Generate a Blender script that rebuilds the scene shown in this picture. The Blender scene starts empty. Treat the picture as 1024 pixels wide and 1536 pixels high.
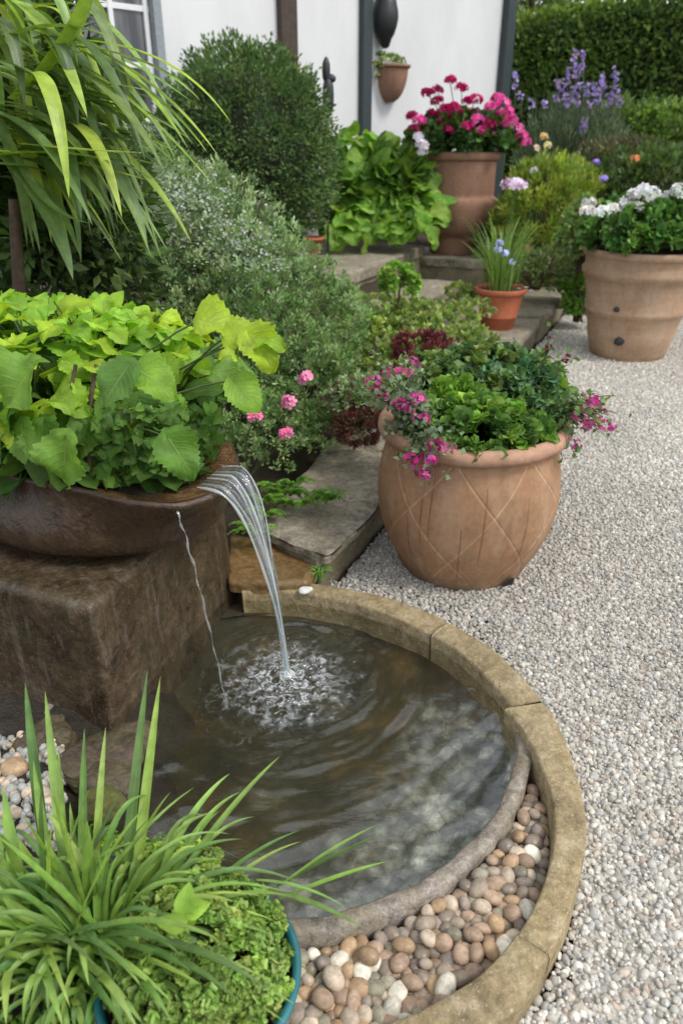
import bpy, math, random
import numpy as np
from mathutils import noise as mnoise, Vector
PI = math.pi
R = math.radians
rng = np.random.default_rng(7)
random.seed(7)
sc = bpy.context.scene
col = sc.collection

# ------------------------------------------------------------------ camera
PITCH = R(27.0); CAM_H = 1.5; FOC = 1100.0
cd = bpy.data.cameras.new('camera'); cam = bpy.data.objects.new('camera', cd); col.objects.link(cam)
cam.location = (0, 0, CAM_H); cam.rotation_euler = (PI/2 - PITCH, 0, 0)
cd.sensor_fit = 'VERTICAL'; cd.sensor_height = 36.0; cd.sensor_width = 24.0
cd.lens = 36.0*FOC/1536.0; cd.clip_start = 0.02; cd.clip_end = 2000
cd.dof.use_dof = True; cd.dof.focus_distance = 1.95; cd.dof.aperture_fstop = 3.2
sc.camera = cam

# ------------------------------------------------------------------ world, sun, exposure
SUN_EL, SUN_AZ = 52.0, 118.0     # azimuth: compass-like from +Y towards +X
w = bpy.data.worlds.new('World'); sc.world = w; w.use_nodes = True
nt = w.node_tree; nt.nodes.clear()
sky = nt.nodes.new('ShaderNodeTexSky'); sky.sky_type = 'NISHITA'; sky.sun_disc = False
sky.sun_elevation = R(SUN_EL); sky.sun_rotation = R(SUN_AZ); sky.air_density = 1.0; sky.dust_density = 2.5
hsv = nt.nodes.new('ShaderNodeHueSaturation'); hsv.inputs['Saturation'].default_value = 0.42
tc = nt.nodes.new('ShaderNodeTexCoord'); nz = nt.nodes.new('ShaderNodeTexNoise')
nz.inputs['Scale'].default_value = 3.2; nz.inputs['Detail'].default_value = 6
rp = nt.nodes.new('ShaderNodeValToRGB'); rp.color_ramp.elements[0].position = .36; rp.color_ramp.elements[1].position = .62
mx = nt.nodes.new('ShaderNodeMix'); mx.data_type = 'RGBA'
bg = nt.nodes.new('ShaderNodeBackground'); bg.inputs['Strength'].default_value = 0.125
out = nt.nodes.new('ShaderNodeOutputWorld')
nt.links.new(sky.outputs[0], hsv.inputs['Color'])
nt.links.new(tc.outputs['Generated'], nz.inputs['Vector']); nt.links.new(nz.outputs['Fac'], rp.inputs['Fac'])
nt.links.new(rp.outputs['Color'], mx.inputs['Factor']); nt.links.new(hsv.outputs['Color'], mx.inputs['A'])
mx.inputs['B'].default_value = (9.5, 9.7, 10.2, 1)
nt.links.new(mx.outputs['Result'], bg.inputs['Color']); nt.links.new(bg.outputs[0], out.inputs[0])
sd = bpy.data.lights.new('sun', 'SUN'); sun = bpy.data.objects.new('sun', sd); col.objects.link(sun)
sd.energy = 1.5; sd.angle = R(14); sd.color = (1.0, 0.955, 0.88)
a = R(SUN_AZ); e = R(SUN_EL)
sun.rotation_euler = Vector((math.sin(a)*math.cos(e), math.cos(a)*math.cos(e), math.sin(e))).to_track_quat('Z', 'Y').to_euler()
sun.location = (3, -2, 8)
sc.view_settings.view_transform = 'Standard'; sc.view_settings.look = 'None'
sc.view_settings.gamma = 1; sc.view_settings.exposure = 0.5
sc.cycles.max_bounces = 8; sc.cycles.transparent_max_bounces = 24
sc.cycles.diffuse_bounces = 4; sc.cycles.transmission_bounces = 6

# ------------------------------------------------------------------ picture -> world (used to survey where things stand)
def ray(px, py):
    r = np.array([0, math.cos(PITCH), -math.sin(PITCH)]) + np.array([1., 0, 0])*(px-512)/FOC \
        + np.array([0, math.sin(PITCH), math.cos(PITCH)])*(768-py)/FOC
    return r
def G(px, py, z=0.):
    r = ray(px, py); return r*(z-CAM_H)/r[2] + np.array([0, 0, CAM_H])
def D(px, py, Y):
    r = ray(px, py); return r*Y/r[1] + np.array([0, 0, CAM_H])
U = np.array([.41, .912]); U /= np.linalg.norm(U); N_ = np.array([-U[1], U[0]]); W0 = np.array([0., 2.36])
def SD(s, d, z=0.):                      # along / left of the long low wall
    p = W0 + U*s + N_*d; return np.array([p[0], p[1], z])
def toSD(x, y):
    return (x-W0[0])*U[0]+(y-W0[1])*U[1], (x-W0[0])*N_[0]+(y-W0[1])*N_[1]

# ------------------------------------------------------------------ mesh batches
class B:
    """collects vertices / polygons / colours / uvs with numpy"""
    def __init__(s): s.v=[]; s.f=[]; s.c=[]; s.u=[]; s.n=0
    def add(s, V, F, c=(1,1,1), uv=None):
        V = np.asarray(V, float).reshape(-1, 3)
        s.v.append(V)
        for f in (F if isinstance(F, (list, tuple)) else [F]):
            f = np.asarray(f, int)
            if f.size: s.f.append(f + s.n)
        c = np.asarray(c, float)
        s.c.append(np.broadcast_to(c, (len(V), 3)) if c.ndim == 1 else c)
        s.u.append(np.zeros((len(V), 2)) if uv is None else np.asarray(uv, float))
        s.n += len(V); return s
    def mesh(s, name, mat, off=(0, 0, 0), smooth=True):
        V = np.concatenate(s.v) - np.asarray(off, float)
        C = np.concatenate(s.c); UV = np.concatenate(s.u)
        me = bpy.data.meshes.new(name)
        me.vertices.add(len(V)); me.vertices.foreach_set('co', V.astype(np.float32).ravel())
        loops = np.concatenate([f.ravel() for f in s.f])
        sizes = np.concatenate([np.full(len(f), f.shape[1]) for f in s.f])
        starts = np.concatenate([[0], np.cumsum(sizes)[:-1]])
        me.loops.add(len(loops)); me.loops.foreach_set('vertex_index', loops.astype(np.int32))
        me.polygons.add(len(sizes)); me.polygons.foreach_set('loop_start', starts.astype(np.int32))
        me.polygons.foreach_set('use_smooth', np.full(len(sizes), smooth))
        me.update(calc_edges=True)
        at = me.attributes.new('Col', 'FLOAT_COLOR', 'POINT')
        at.data.foreach_set('color', np.c_[C, np.ones(len(C))].astype(np.float32).ravel())
        ul = me.uv_layers.new(name='UVMap'); ul.data.foreach_set('uv', UV[loops].astype(np.float32).ravel())
        if mat: me.materials.append(mat)
        me.validate(); return me
def tag(o, label=None, cat=None, group=None, kind=None):
    if label: o['label'] = label
    if cat: o['category'] = cat
    if group: o['group'] = group
    if kind: o['kind'] = kind
    return o
def link(name, data, loc=(0, 0, 0), parent=None):
    o = bpy.data.objects.new(name, data); col.objects.link(o); o.location = loc
    if parent is not None: o.parent = parent
    return o
def thing(name, label, cat, loc, group=None):
    return tag(link(name, None, tuple(loc)), label, cat, group)
def origin(o):
    L = np.zeros(3)
    while o is not None: L += np.array(o.location); o = o.parent
    return L
def part(name, b, mat, parent, label=None, smooth=True):      # vertices of b are in world space
    o = link(name, b.mesh(name, mat, origin(parent), smooth), (0, 0, 0), parent)
    if label: o['label'] = label
    return o
def solo(name, b, mat, label, cat, loc, group=None, kind=None, smooth=True):
    o = link(name, b.mesh(name, mat, loc, smooth), tuple(loc)); return tag(o, label, cat, group, kind)
def struct(name, b, mat, smooth=True):
    o = link(name, b.mesh(name, mat, smooth=smooth)); o['kind'] = 'structure'; return o
def copy_tree(o, parent=None):
    c = o.copy(); col.objects.link(c); c.parent = parent
    for ch in list(o.children): copy_tree(ch, c)
    return c

# ------------------------------------------------------------------ numeric noise
def vnoise(P, scale, seed=0, octaves=3):
    """cheap smooth noise: sum of random sines, about -1..1"""
    r = np.random.default_rng(seed); out = np.zeros(len(P)); amp = 1.; tot = 0
    for o in range(octaves):
        acc = np.zeros(len(P))
        for k in range(6):
            q = r.normal(size=P.shape[1]); q *= scale*(2**o)*r.uniform(.7, 1.4)/np.linalg.norm(q)
            acc += np.sin(P@q + r.uniform(0, 6.28))
        out += amp*acc/2.6; tot += amp; amp *= .5
    return out/tot
def unit(v): return v/np.maximum(np.linalg.norm(v, axis=-1, keepdims=True), 1e-9)

# ------------------------------------------------------------------ primitives
def grid_faces(nu, nv, wrapv=False):
    i, j = np.meshgrid(np.arange(nu-1), np.arange(nv if wrapv else nv-1), indexing='ij')
    j2 = (j+1) % nv
    return np.stack([i*nv+j, (i+1)*nv+j, (i+1)*nv+j2, i*nv+j2], -1).reshape(-1, 4)
def lathe(b, prof, cx, cy, z0=0, n=64, c=(1,1,1), lean=(0,0), disp=None):
    prof = np.asarray(prof, float); th = np.arange(n)*2*PI/n
    r = np.repeat(prof[:, 0:1], n, 1); z = np.repeat(prof[:, 1:2], n, 1); T = np.repeat(th[None], len(prof), 0)
    if disp is not None: r = r + disp(T, z)
    V = np.stack([cx + r*np.cos(T) + lean[0]*z, cy + r*np.sin(T) + lean[1]*z, z0 + z], -1).reshape(-1, 3)
    b.add(V, [grid_faces(len(prof), n, True)[:, ::-1]], c); return V
def smooth_prof(pts, n=60):
    pts = np.asarray(pts, float); t = np.arange(len(pts)); tt = np.linspace(0, len(pts)-1, n)
    out = []
    for k in range(2):
        p = pts[:, k]; m = np.gradient(p)
        i = np.clip(tt.astype(int), 0, len(p)-2); u = tt-i
        out.append((2*u**3-3*u**2+1)*p[i]+(u**3-2*u**2+u)*m[i]+(-2*u**3+3*u**2)*p[i+1]+(u**3-u**2)*m[i+1])
    return np.stack(out, -1)
def disc(b, cx, cy, z, r, n=48, c=(1,1,1), rough=0., seed=0):
    rr = np.linspace(0, r, 10)[1:]; th = np.arange(n)*2*PI/n
    P = [[cx, cy, z+rough]]
    for q in rr:
        for t in th: P.append([cx+q*math.cos(t), cy+q*math.sin(t), z])
    P = np.array(P); P[:, 2] += rough*vnoise(P[:, :2], 60, seed)
    tri = np.array([[0, 1+k, 1+(k+1) % n] for k in range(n)])
    q = grid_faces(9, n, True)+1
    b.add(P, [tri, q], c)
def tube(b, pts, rad, c=(1,1,1), n=6, uv=True):
    pts = np.asarray(pts, float); m = len(pts); rad = np.broadcast_to(np.asarray(rad, float), (m,))
    t = unit(np.gradient(pts, axis=0)); ref = np.array([0.31, 0.17, 0.93]) if abs(t[0][2]) < .95 else np.array([1., 0, 0])
    s = unit(np.cross(t, ref)); u = np.cross(s, t); th = np.arange(n)*2*PI/n
    V = pts[:, None] + rad[:, None, None]*(s[:, None]*np.cos(th)[None, :, None] + u[:, None]*np.sin(th)[None, :, None])
    b.add(V.reshape(-1, 3), [grid_faces(m, n, True)], c); return b
def bez(p0, p1, p2, n=14):
    t = np.linspace(0, 1, n)[:, None]; return (1-t)**2*np.asarray(p0)+2*t*(1-t)*np.asarray(p1)+t*t*np.asarray(p2)
_ico = {}
def ico(sub):
    if sub in _ico: return _ico[sub]
    import bmesh
    bm = bmesh.new(); bmesh.ops.create_icosphere(bm, subdivisions=sub, radius=1)
    V = np.array([v.co[:] for v in bm.verts]); F = np.array([[v.index for v in f.verts] for f in bm.faces]); bm.free()
    _ico[sub] = (V, F); return V, F
def rock(b, p, size, sub=4, seed=0, c=(1,1,1), rough=.12, sharp=1.0, rz=0.):
    V, F = ico(sub); V = V.copy()
    V = np.sign(V)*np.abs(V)**sharp
    V *= (1 + rough*vnoise(V, 2.2, seed, 4))[:, None]
    V *= np.asarray(size); ca, sa = math.cos(rz), math.sin(rz)
    V = np.c_[V[:, 0]*ca-V[:, 1]*sa, V[:, 0]*sa+V[:, 1]*ca, V[:, 2]]
    b.add(V+np.asarray(p), [F], c)
def slab(b, quad, z0, z1, seed=0, wob=.006, n=26, bev=.012, c=(1,1,1), top=None):
    """stone block over a quad outline (4 xy corners, counter-clockwise) with worn, wavy edges"""
    q = [np.asarray(k, float)[:2] for k in quad]; P = []
    for i in range(4):
        A, Bq = q[i], q[(i+1) % 4]
        for t in np.linspace(0, 1, n, endpoint=False): P.append(A+(Bq-A)*t)
    P = np.array(P); cen = P.mean(0); k = len(P)
    # round the corners
    for _ in range(2): P = .25*np.roll(P, 1, 0)+.5*P+.25*np.roll(P, -1, 0)
    P3 = np.c_[P, np.full(k, z1)]; P = P + (unit(P-cen)*(wob*vnoise(P3, 14, seed))[:, None])
    inw = unit(cen-P)
    rings = [(0, z0), (0, z0+(z1-z0)*.33), (0, z0+(z1-z0)*.66), (0, z1-bev), (bev*.3, z1-bev*.3), (bev, z1)]
    S = [np.c_[P+inw*a, np.full(k, z)] for a, z in rings]
    for f in (.88, .7, .5, .3, .12): S.append(np.c_[cen+(P+inw*bev-cen)*f, np.full(k, z1)])
    V = np.concatenate(S); m = len(S)
    topm = V[:, 2] > z1-bev*.5
    V[topm, 2] += wob*.8*vnoise(V[topm], 9, seed+5)
    sm = ~topm
    V[sm, :2] += unit(V[sm, :2]-cen)*(wob*.8*vnoise(V[sm], 22, seed+9))[:, None]
    cv = len(V); V = np.r_[V, [[cen[0], cen[1], z1]]]
    last = (m-1)*k
    tri = np.array([[last+i, last+(i+1) % k, cv] for i in range(k)])
    b.add(V, [grid_faces(m, k, True)[:, ::-1], tri], c); return b
def box(b, lo, hi, M=None, o=(0,0,0), c=(1,1,1)):
    x0, y0, z0 = lo; x1, y1, z1 = hi
    V = np.array([[x0,y0,z0],[x1,y0,z0],[x1,y1,z0],[x0,y1,z0],[x0,y0,z1],[x1,y0,z1],[x1,y1,z1],[x0,y1,z1]], float)
    if M is not None: V = V@np.asarray(M, float)
    b.add(V+np.asarray(o), [np.array([[0,3,2,1],[4,5,6,7],[0,1,5,4],[1,2,6,5],[2,3,7,6],[3,0,4,7]])], c)

# ------------------------------------------------------------------ leaves
def leaf_template(nu=5, nv=3, shape='oval', fold=.15, droop=.2, serr=0., curl=0., pet=0.):
    u = np.linspace(0, 1, nu); v = np.linspace(-1, 1, nv)
    Uu, Vv = np.meshgrid(u, v, indexing='ij')
    if shape == 'oval': wd = np.sin(PI*np.clip(Uu, 0, 1)**.85)**.8*.30
    elif shape == 'thin': wd = np.sin(PI*Uu**.8)*.10
    elif shape == 'round': wd = np.sqrt(np.clip(1-(2*Uu-1)**2, 0, 1))*.48
    elif shape == 'heart': wd = np.where(Uu < .3, .48*np.clip(Uu/.3, 0, 1)**.35, .48*np.cos((Uu-.3)/.7*PI/2)**.85)
    elif shape == 'petal': wd = .12+.36*np.sin(PI*np.clip(Uu, 0, 1)**1.5)*1.0
    elif shape == 'lobed': wd = .46*np.sin(PI*Uu**.8)**.6*(1+.32*np.cos(Uu*PI*6))
    else: wd = np.full_like(Uu, .2)
    wd = wd*(1+serr*np.abs(Vv)*np.where(np.arange(nu)[:, None] % 2 == 0, 1, -1))
    x = Vv*wd
    y = Uu.copy()
    if shape == 'heart': y = y - .16*np.abs(Vv)**1.5*np.clip(1-Uu/.35, 0, 1)
    z = fold*np.abs(x) - droop*Uu**2 + curl*np.cos(Uu*9+Vv*2)*np.abs(Vv)*.1
    P = np.stack([x, y, z], -1).reshape(-1, 3)
    return P, grid_faces(nu, nv), np.stack([Uu, Vv*.5+.5], -1).reshape(-1, 2)
T_small = leaf_template(3, 3, 'oval', .3, .15)
T_tiny = (np.array([[-.2, .45, 0], [0, 0, 0], [.2, .45, 0], [0, 1, -.05]]), np.array([[1, 2, 3, 0]]), np.array([[.5, 0], [0, .5], [.5, 1], [1, .5]]))
T_thin = (np.array([[-.07, .45, 0], [0, 0, 0], [.07, .45, 0], [0, 1, -.1]]), np.array([[1, 2, 3, 0]]), np.array([[.5, 0], [0, .5], [.5, 1], [1, .5]]))
T_big = leaf_template(21, 9, 'heart', .28, .32, .075, 1.2)
T_heart = leaf_template(7, 5, 'heart', .3, .35, 0, .6)
T_round = leaf_template(6, 5, 'round', .35, .15, .08, 1.2)
T_lobe = leaf_template(9, 5, 'lobed', .3, .25, 0, 1.2)
def orient(d, n):
    d = unit(d); s = unit(np.cross(d, n)); n2 = np.cross(s, d); return np.stack([s, d, n2], 1)   # rows: x,y,z axes
def leaves(b, T, P, d, n, size, c, wide=1.0, curlvar=0.):
    """place template T at each P; c (N,3) colour per leaf"""
    Tv, Tf, Tu = T; N = len(P); M = orient(d, n); size = np.broadcast_to(size, (N,))
    TT = np.repeat(Tv[None], N, 0); TT[:, :, 0] *= wide
    if curlvar: TT[:, :, 2] *= (1+curlvar*rng.normal(size=(N, 1)))
    V = np.einsum('nki,nij->nkj', TT, M)*size[:, None, None] + P[:, None]
    F = (Tf[None] + (np.arange(N)*len(Tv))[:, None, None]).reshape(-1, Tf.shape[1])
    C = np.repeat(np.asarray(c)[:, None], len(Tv), 1).reshape(-1, 3)
    b.add(V.reshape(-1, 3), [F], C, np.tile(Tu, (N, 1)))
def pick(cols, N, jit=.12):
    cols = np.asarray(cols, float); k = rng.integers(0, len(cols), N)
    return np.clip(cols[k]*(1+jit*rng.normal(size=(N, 1)))*(1+.05*rng.normal(size=(N, 3))), .003, 1)
def sph(N, up=-.3):
    v = unit(rng.normal(size=(N*4+40, 3))); v = v[v[:, 2] > up][:N]
    return v
def bush(b, cen, rad, ncl, per, size, cols, T=T_small, clr=.16, lump=.12, up=-.3, spread=.9, seed=1, jit=.14, out=.8, upw=.3, wide=1., shell=(.72, 1.03)):
    cen = np.asarray(cen, float); rad = np.asarray(rad, float)
    d = sph(ncl, up); rr = rng.uniform(*shell, (ncl, 1))*(1+lump*vnoise(d, 2.6, seed)[:, None])
    C = cen + d*rad*rr
    cc = pick(cols, ncl, jit)
    off = rng.normal(size=(ncl, per, 3)); off = off/np.linalg.norm(off, axis=-1, keepdims=True)*rng.uniform(.1, 1, (ncl, per, 1))**.6
    P = C[:, None] + off*clr*np.minimum(rad.mean(), 1.)
    dirs = unit(d[:, None]*out + off*spread + np.array([0, 0, upw]) + .25*rng.normal(size=off.shape))
    nor = unit(.6*d[:, None] + np.array([0, 0, .8]) + .55*rng.normal(size=off.shape))
    cl = np.repeat(cc[:, None], per, 1).reshape(-1, 3)*(1+.10*rng.normal(size=(ncl*per, 1)))
    leaves(b, T, P.reshape(-1, 3), dirs.reshape(-1, 3), nor.reshape(-1, 3), size*rng.uniform(.65, 1.25, ncl*per), np.clip(cl, .003, 1), wide)
    return C
def twigs(b, base, tips, rad=.006, c=(.08, .055, .035), sag=.15):
    base = np.asarray(base, float)
    for t in tips:
        m = (base+t)/2 + np.array([0, 0, sag*np.linalg.norm(t-base)]) + rng.normal(size=3)*.03
        tube(b, bez(base+rng.normal(size=3)*[.02, .02, 0], m, t, 7), np.linspace(rad, rad*.35, 7), c, 5)
wsc = 1.0
def strap(b, p0, p1, p2, wid, c, n=18, fold=.35, twist=0., tipc=None):
    """one long strap leaf along a curve, V-folded, tapering to a point"""
    P = bez(p0, p1, p2, n); t = np.linspace(0, 1, n)
    T = unit(np.gradient(P, axis=0)); ax = np.array([0, 0, 1.])
    S = np.cross(T, ax); bad = np.linalg.norm(S, axis=1) < .25
    ref = np.cross(unit((np.asarray(p2)-np.asarray(p0))*np.array([1, 1, .02])), ax)
    if np.linalg.norm(ref) < .1: ref = np.array([1., .2, 0])
    S = np.where(bad[:, None], ref, S); S = unit(S+.6*unit(ref)*np.sign((S@ref))[:, None])
    Nn = unit(np.cross(S, T)); an = twist*t
    S2 = S*np.cos(an)[:, None]+Nn*np.sin(an)[:, None]; N2 = np.cross(S2, T)
    wp = wid*wsc*np.clip(np.minimum(.55+1.2*t, 1)*(1-t**3.2)**.9, .0, 1)
    V = []
    for s, z in ((-1, fold), (-.5, fold*.4), (0, 0), (.5, fold*.4), (1, fold)):
        V.append(P + S2*(s*wp/2)[:, None] + N2*(z*wp/2)[:, None])
    V = np.stack(V, 1).reshape(-1, 3)
    uv = np.stack([np.repeat(t, 5), np.tile([0, .25, .5, .75, 1], n)], -1)
    c = np.asarray(c, float); tc_ = c if tipc is None else np.asarray(tipc)
    C = np.repeat((c*(1-t[:, None]**2)+tc_*t[:, None]**2), 5, 0)
    b.add(V, [grid_faces(n, 5)], C, uv)
def floret_template(np_=5, cup=.25, seg=3):
    V = []; F = []; UV = []
    for k in range(np_):
        a = k*2*PI/np_; ca, sa = math.cos(a), math.sin(a); base = len(V)
        pts = [(0, 0, 0), (.5, -.34, cup*.5), (.5, .34, cup*.5), (.95, -.3, cup*.9), (.95, .3, cup*.9), (1.08, 0, cup*.8), (.55, 0, cup*.3)]
        for x, y, z in pts: V.append((x*ca-y*sa, x*sa+y*ca, z+.02*k)); UV.append((x, y+.5))
        F += [[base, base+1, base+6, base+6], [base, base+6, base+2, base+2], [base+1, base+3, base+5, base+6], [base+6, base+5, base+4, base+2]]
    V = np.array(V); F = np.array(F)
    tri = F[F[:, 2] == F[:, 3]][:, :3]; quad = F[F[:, 2] != F[:, 3]]
    return V, tri, quad, np.array(UV)
FT = floret_template()
def florets(b, P, n, size, c):
    V0, tri, quad, uv = FT; N = len(P); n = unit(n); ref = unit(rng.normal(size=(N, 3)))
    x = unit(np.cross(n, ref)); y = np.cross(n, x); M = np.stack([x, y, n], 1)
    V = np.einsum('ki,nij->nkj', V0, M)*np.broadcast_to(size, (N,))[:, None, None] + P[:, None]
    o = (np.arange(N)*len(V0))[:, None, None]
    C = np.repeat(c[:, None], len(V0), 1); C = C*np.where(uv[:, :1] < .2, .6, 1)[None]
    b.add(V.reshape(-1, 3), [(tri[None]+o).reshape(-1, 3), (quad[None]+o).reshape(-1, 4)], C.reshape(-1, 3), np.tile(uv, (N, 1)))
def umbel(b, cen, r, n, size, cols, flat=.7):
    d = sph(n, -.25); florets(b, np.asarray(cen)+d*r*np.array([1, 1, flat])*rng.uniform(.75, 1.05, (n, 1)), d+.2*rng.normal(size=(n, 3)), size*rng.uniform(.8, 1.2, n), pick(cols, n, .15))

# ------------------------------------------------------------------ materials
class NT:
    def __init__(s, name):
        s.m = bpy.data.materials.new(name); s.m.use_nodes = True; s.t = s.m.node_tree; s.t.nodes.clear()
        s.out = s.n('ShaderNodeOutputMaterial')
    def n(s, typ, **k):
        x = s.t.nodes.new(typ)
        for a, v in k.items(): setattr(x, a, v)
        return x
    def l(s, a, b): s.t.links.new(a, b)
    def set(s, sock, v):
        if hasattr(v, 'node'): s.l(v, sock)
        elif isinstance(v, (tuple, list)) and len(v) == 3 and sock.type == 'RGBA': sock.default_value = (*v, 1)
        else: sock.default_value = v
    def noise(s, scale, detail=4, rough=.55, vec=None, out='Fac', dist=0.):
        x = s.n('ShaderNodeTexNoise'); x.inputs['Scale'].default_value = scale; x.inputs['Detail'].default_value = detail
        x.inputs['Roughness'].default_value = rough; x.inputs['Distortion'].default_value = dist
        if vec is not None: s.l(vec, x.inputs['Vector'])
        return x.outputs[out]
    def pos(s): return s.n('ShaderNodeNewGeometry').outputs['Position']
    def ramp(s, fac, *st):
        x = s.n('ShaderNodeValToRGB'); e = x.color_ramp.elements
        while len(e) < len(st): e.new(.5)
        for i, (p, c) in enumerate(st):
            e[i].position = p; e[i].color = (*c, 1) if isinstance(c, (tuple, list)) else (c, c, c, 1)
        s.l(fac, x.inputs[0]); return x.outputs[0]
    def mix(s, f, a, b, mode='MIX'):
        x = s.n('ShaderNodeMix', data_type='RGBA', blend_type=mode)
        s.set(x.inputs['Factor'], f); s.set(x.inputs['A'], a); s.set(x.inputs['B'], b); return x.outputs['Result']
    def math(s, op, a, b=0., c=0.):
        x = s.n('ShaderNodeMath', operation=op); s.set(x.inputs[0], a); s.set(x.inputs[1], b)
        s.set(x.inputs[2], c); return x.outputs[0]
    def mapv(s, vec, scale=(1,1,1), rot=(0,0,0)):
        x = s.n('ShaderNodeMapping'); s.l(vec, x.inputs[0]); x.inputs['Scale'].default_value = scale; x.inputs['Rotation'].default_value = rot
        return x.outputs[0]
    def bump(s, h, strength=.4, dist=.01, nrm=None):
        x = s.n('ShaderNodeBump'); s.l(h, x.inputs['Height']); x.inputs['Strength'].default_value = strength
        x.inputs['Distance'].default_value = dist
        if nrm is not None: s.l(nrm, x.inputs['Normal'])
        return x.outputs[0]
    def attr(s, name='Col'):
        return s.n('ShaderNodeAttribute', attribute_name=name).outputs['Color']
    def pr(s, base, rough=.6, nrm=None, **k):
        x = s.n('ShaderNodeBsdfPrincipled'); s.set(x.inputs['Base Color'], base); s.set(x.inputs['Roughness'], rough)
        if nrm is not None: s.l(nrm, x.inputs['Normal'])
        for a, v in k.items(): s.set(x.inputs[a.replace('_', ' ')], v)
        return x.outputs[0]
    def fin(s, sh): s.l(sh, s.out.inputs['Surface']); return s.m

def leaf_mat(name, rough=.45, tr=.35, vein=None, spec=.4, warm=(1.15, 1.15, .55)):
    k = NT(name); c = k.attr(); p = k.pos()
    c = k.mix(1., c, k.ramp(k.noise(28, 3, vec=p), (.3, .9), (.7, 1.5)), 'MULTIPLY')
    nrm = None
    if vein:
        uv = k.n('ShaderNodeUVMap').outputs[0]; sp = k.n('ShaderNodeSeparateXYZ'); k.l(uv, sp.inputs[0])
        av = k.math('ABSOLUTE', k.math('SUBTRACT', sp.outputs[1], .5))
        if vein == 'broad':
            ph = k.math('MULTIPLY', k.math('SUBTRACT', sp.outputs[0], k.math('MULTIPLY', av, .75)), 8.)
            side = k.math('PINGPONG', ph, .5)
            sv = k.ramp(side, (0., 1.), (.13, 0.))
            mid = k.ramp(av, (.0, 1.), (.03, 0.))
            m = k.math('MAXIMUM', k.math('MULTIPLY', sv, .55), mid)
            c = k.mix(k.math('MULTIPLY', m, .6), c, (.36, .46, .14))
            h = k.math('ADD', k.math('MULTIPLY', m, -1.), k.math('MULTIPLY', k.noise(90, 2, vec=p), .6))
            nrm = k.bump(h, .5, .004)
        else:
            w_ = k.math('PINGPONG', k.math('MULTIPLY', sp.outputs[1], 9.), .5)
            c = k.mix(k.math('MULTIPLY', w_, .35), c, k.mix(1., c, (1.5, 1.5, 1.3), 'MULTIPLY'))
            c = k.mix(k.ramp(av, (.0, .35), (.05, 0.)), c, (.30, .40, .16))
            nrm = k.bump(w_, .3, .002)
    pb = k.pr(c, rough, nrm, Specular_IOR_Level=spec)
    t = k.n('ShaderNodeBsdfTranslucent'); k.l(k.mix(1., c, warm, 'MULTIPLY'), t.inputs[0])
    m = k.n('ShaderNodeMixShader'); m.inputs[0].default_value = tr; k.l(pb, m.inputs[1]); k.l(t.outputs[0], m.inputs[2])
    return k.fin(m.outputs[0])
M_leaf = leaf_mat('leaf'); M_broad = leaf_mat('broad_leaf', .5, .44, 'broad', .35); M_strap = leaf_mat('strap_leaf', .36, .3, 'strap', .5)
M_dull = leaf_mat('dull_leaf', .65, .25, None, .2, (1.1, 1.1, .8))
M_petal = leaf_mat('petal', .55, .4, None, .2, (1.1, 1.0, 1.1))

def stone_mat(name, c1, c2, c3, moss=None, mossamt=.5, rough=(.75, .9), scale=1., bump=.5, speck=.0, streak=None, spec=.4):
    k = NT(name); p = k.pos()
    big = k.noise(3.5*scale, 5, .6, p); fine = k.noise(60*scale, 4, .7, p); med = k.noise(14*scale, 5, .65, p, dist=.6)
    c = k.ramp(med, (.25, c1), (.5, c2), (.78, c3))
    c = k.mix(1., c, k.ramp(fine, (.3, .62), (.7, 1.3)), 'MULTIPLY')
    c = k.mix(1., c, k.ramp(big, (.3, .7), (.7, 1.25)), 'MULTIPLY')
    if moss: c = k.mix(k.math('MULTIPLY', k.ramp(k.noise(7*scale, 6, .7, p), (.42, 0.), (.6, 1.)), mossamt), c, moss)
    if speck:
        v = k.n('ShaderNodeTexNoise'); v.inputs['Scale'].default_value = 170*scale; k.l(p, v.inputs['Vector'])
        c = k.mix(k.math('MULTIPLY', k.ramp(v.outputs['Fac'], (.62, 0.), (.7, 1.)), speck), c, (.62, .58, .5))
    if streak:
        st = k.noise(9, 5, .65, k.mapv(p, (3.2, 3.2, .6)))
        c = k.mix(k.math('MULTIPLY', k.ramp(st, (.54, 0.), (.72, 1.)), k.math('MULTIPLY', fine, 1.1)), c, streak)
        st2 = k.noise(7, 4, .6, k.mapv(p, (2.2, 2.2, .3)))
        c = k.mix(k.ramp(st2, (.5, 0.), (.7, .65)), c, (.014, .013, .008))
    ro = k.ramp(med, (.3, rough[0]), (.7, rough[1]))
    h = k.math('ADD', k.math('MULTIPLY', fine, .5), k.math('MULTIPLY', med, 1.2))
    return k.fin(k.pr(c, ro, k.bump(h, bump, .012), Specular_IOR_Level=spec))
M_kerb = stone_mat('mossy_sandstone', (.15, .11, .055), (.32, .25, .14), (.48, .41, .28), (.15, .115, .04), .45, bump=.65, speck=.4)
M_slab = stone_mat('weathered_grey_stone', (.11, .095, .065), (.30, .265, .205), (.54, .49, .40), (.14, .12, .06), .55, bump=.8, speck=.5)
M_riser = stone_mat('riser_stone', (.13, .11, .07), (.25, .215, .145), (.36, .32, .23), (.12, .115, .05), .5, bump=.6)  # stone of the risers, browner and more even than the treads
M_wetslab = stone_mat('wet_ochre_stone', (.11, .06, .022), (.21, .12, .045), (.34, .22, .11), (.07, .055, .018), .5, (.2, .5), bump=.4, speck=.15)
M_block = stone_mat('wet_brown_stone', (.020, .014, .009), (.075, .050, .028), (.17, .115, .07), (.035, .030, .012), .6, (.14, .5), bump=.5, streak=(.19, .165, .135), speck=.12)
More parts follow.
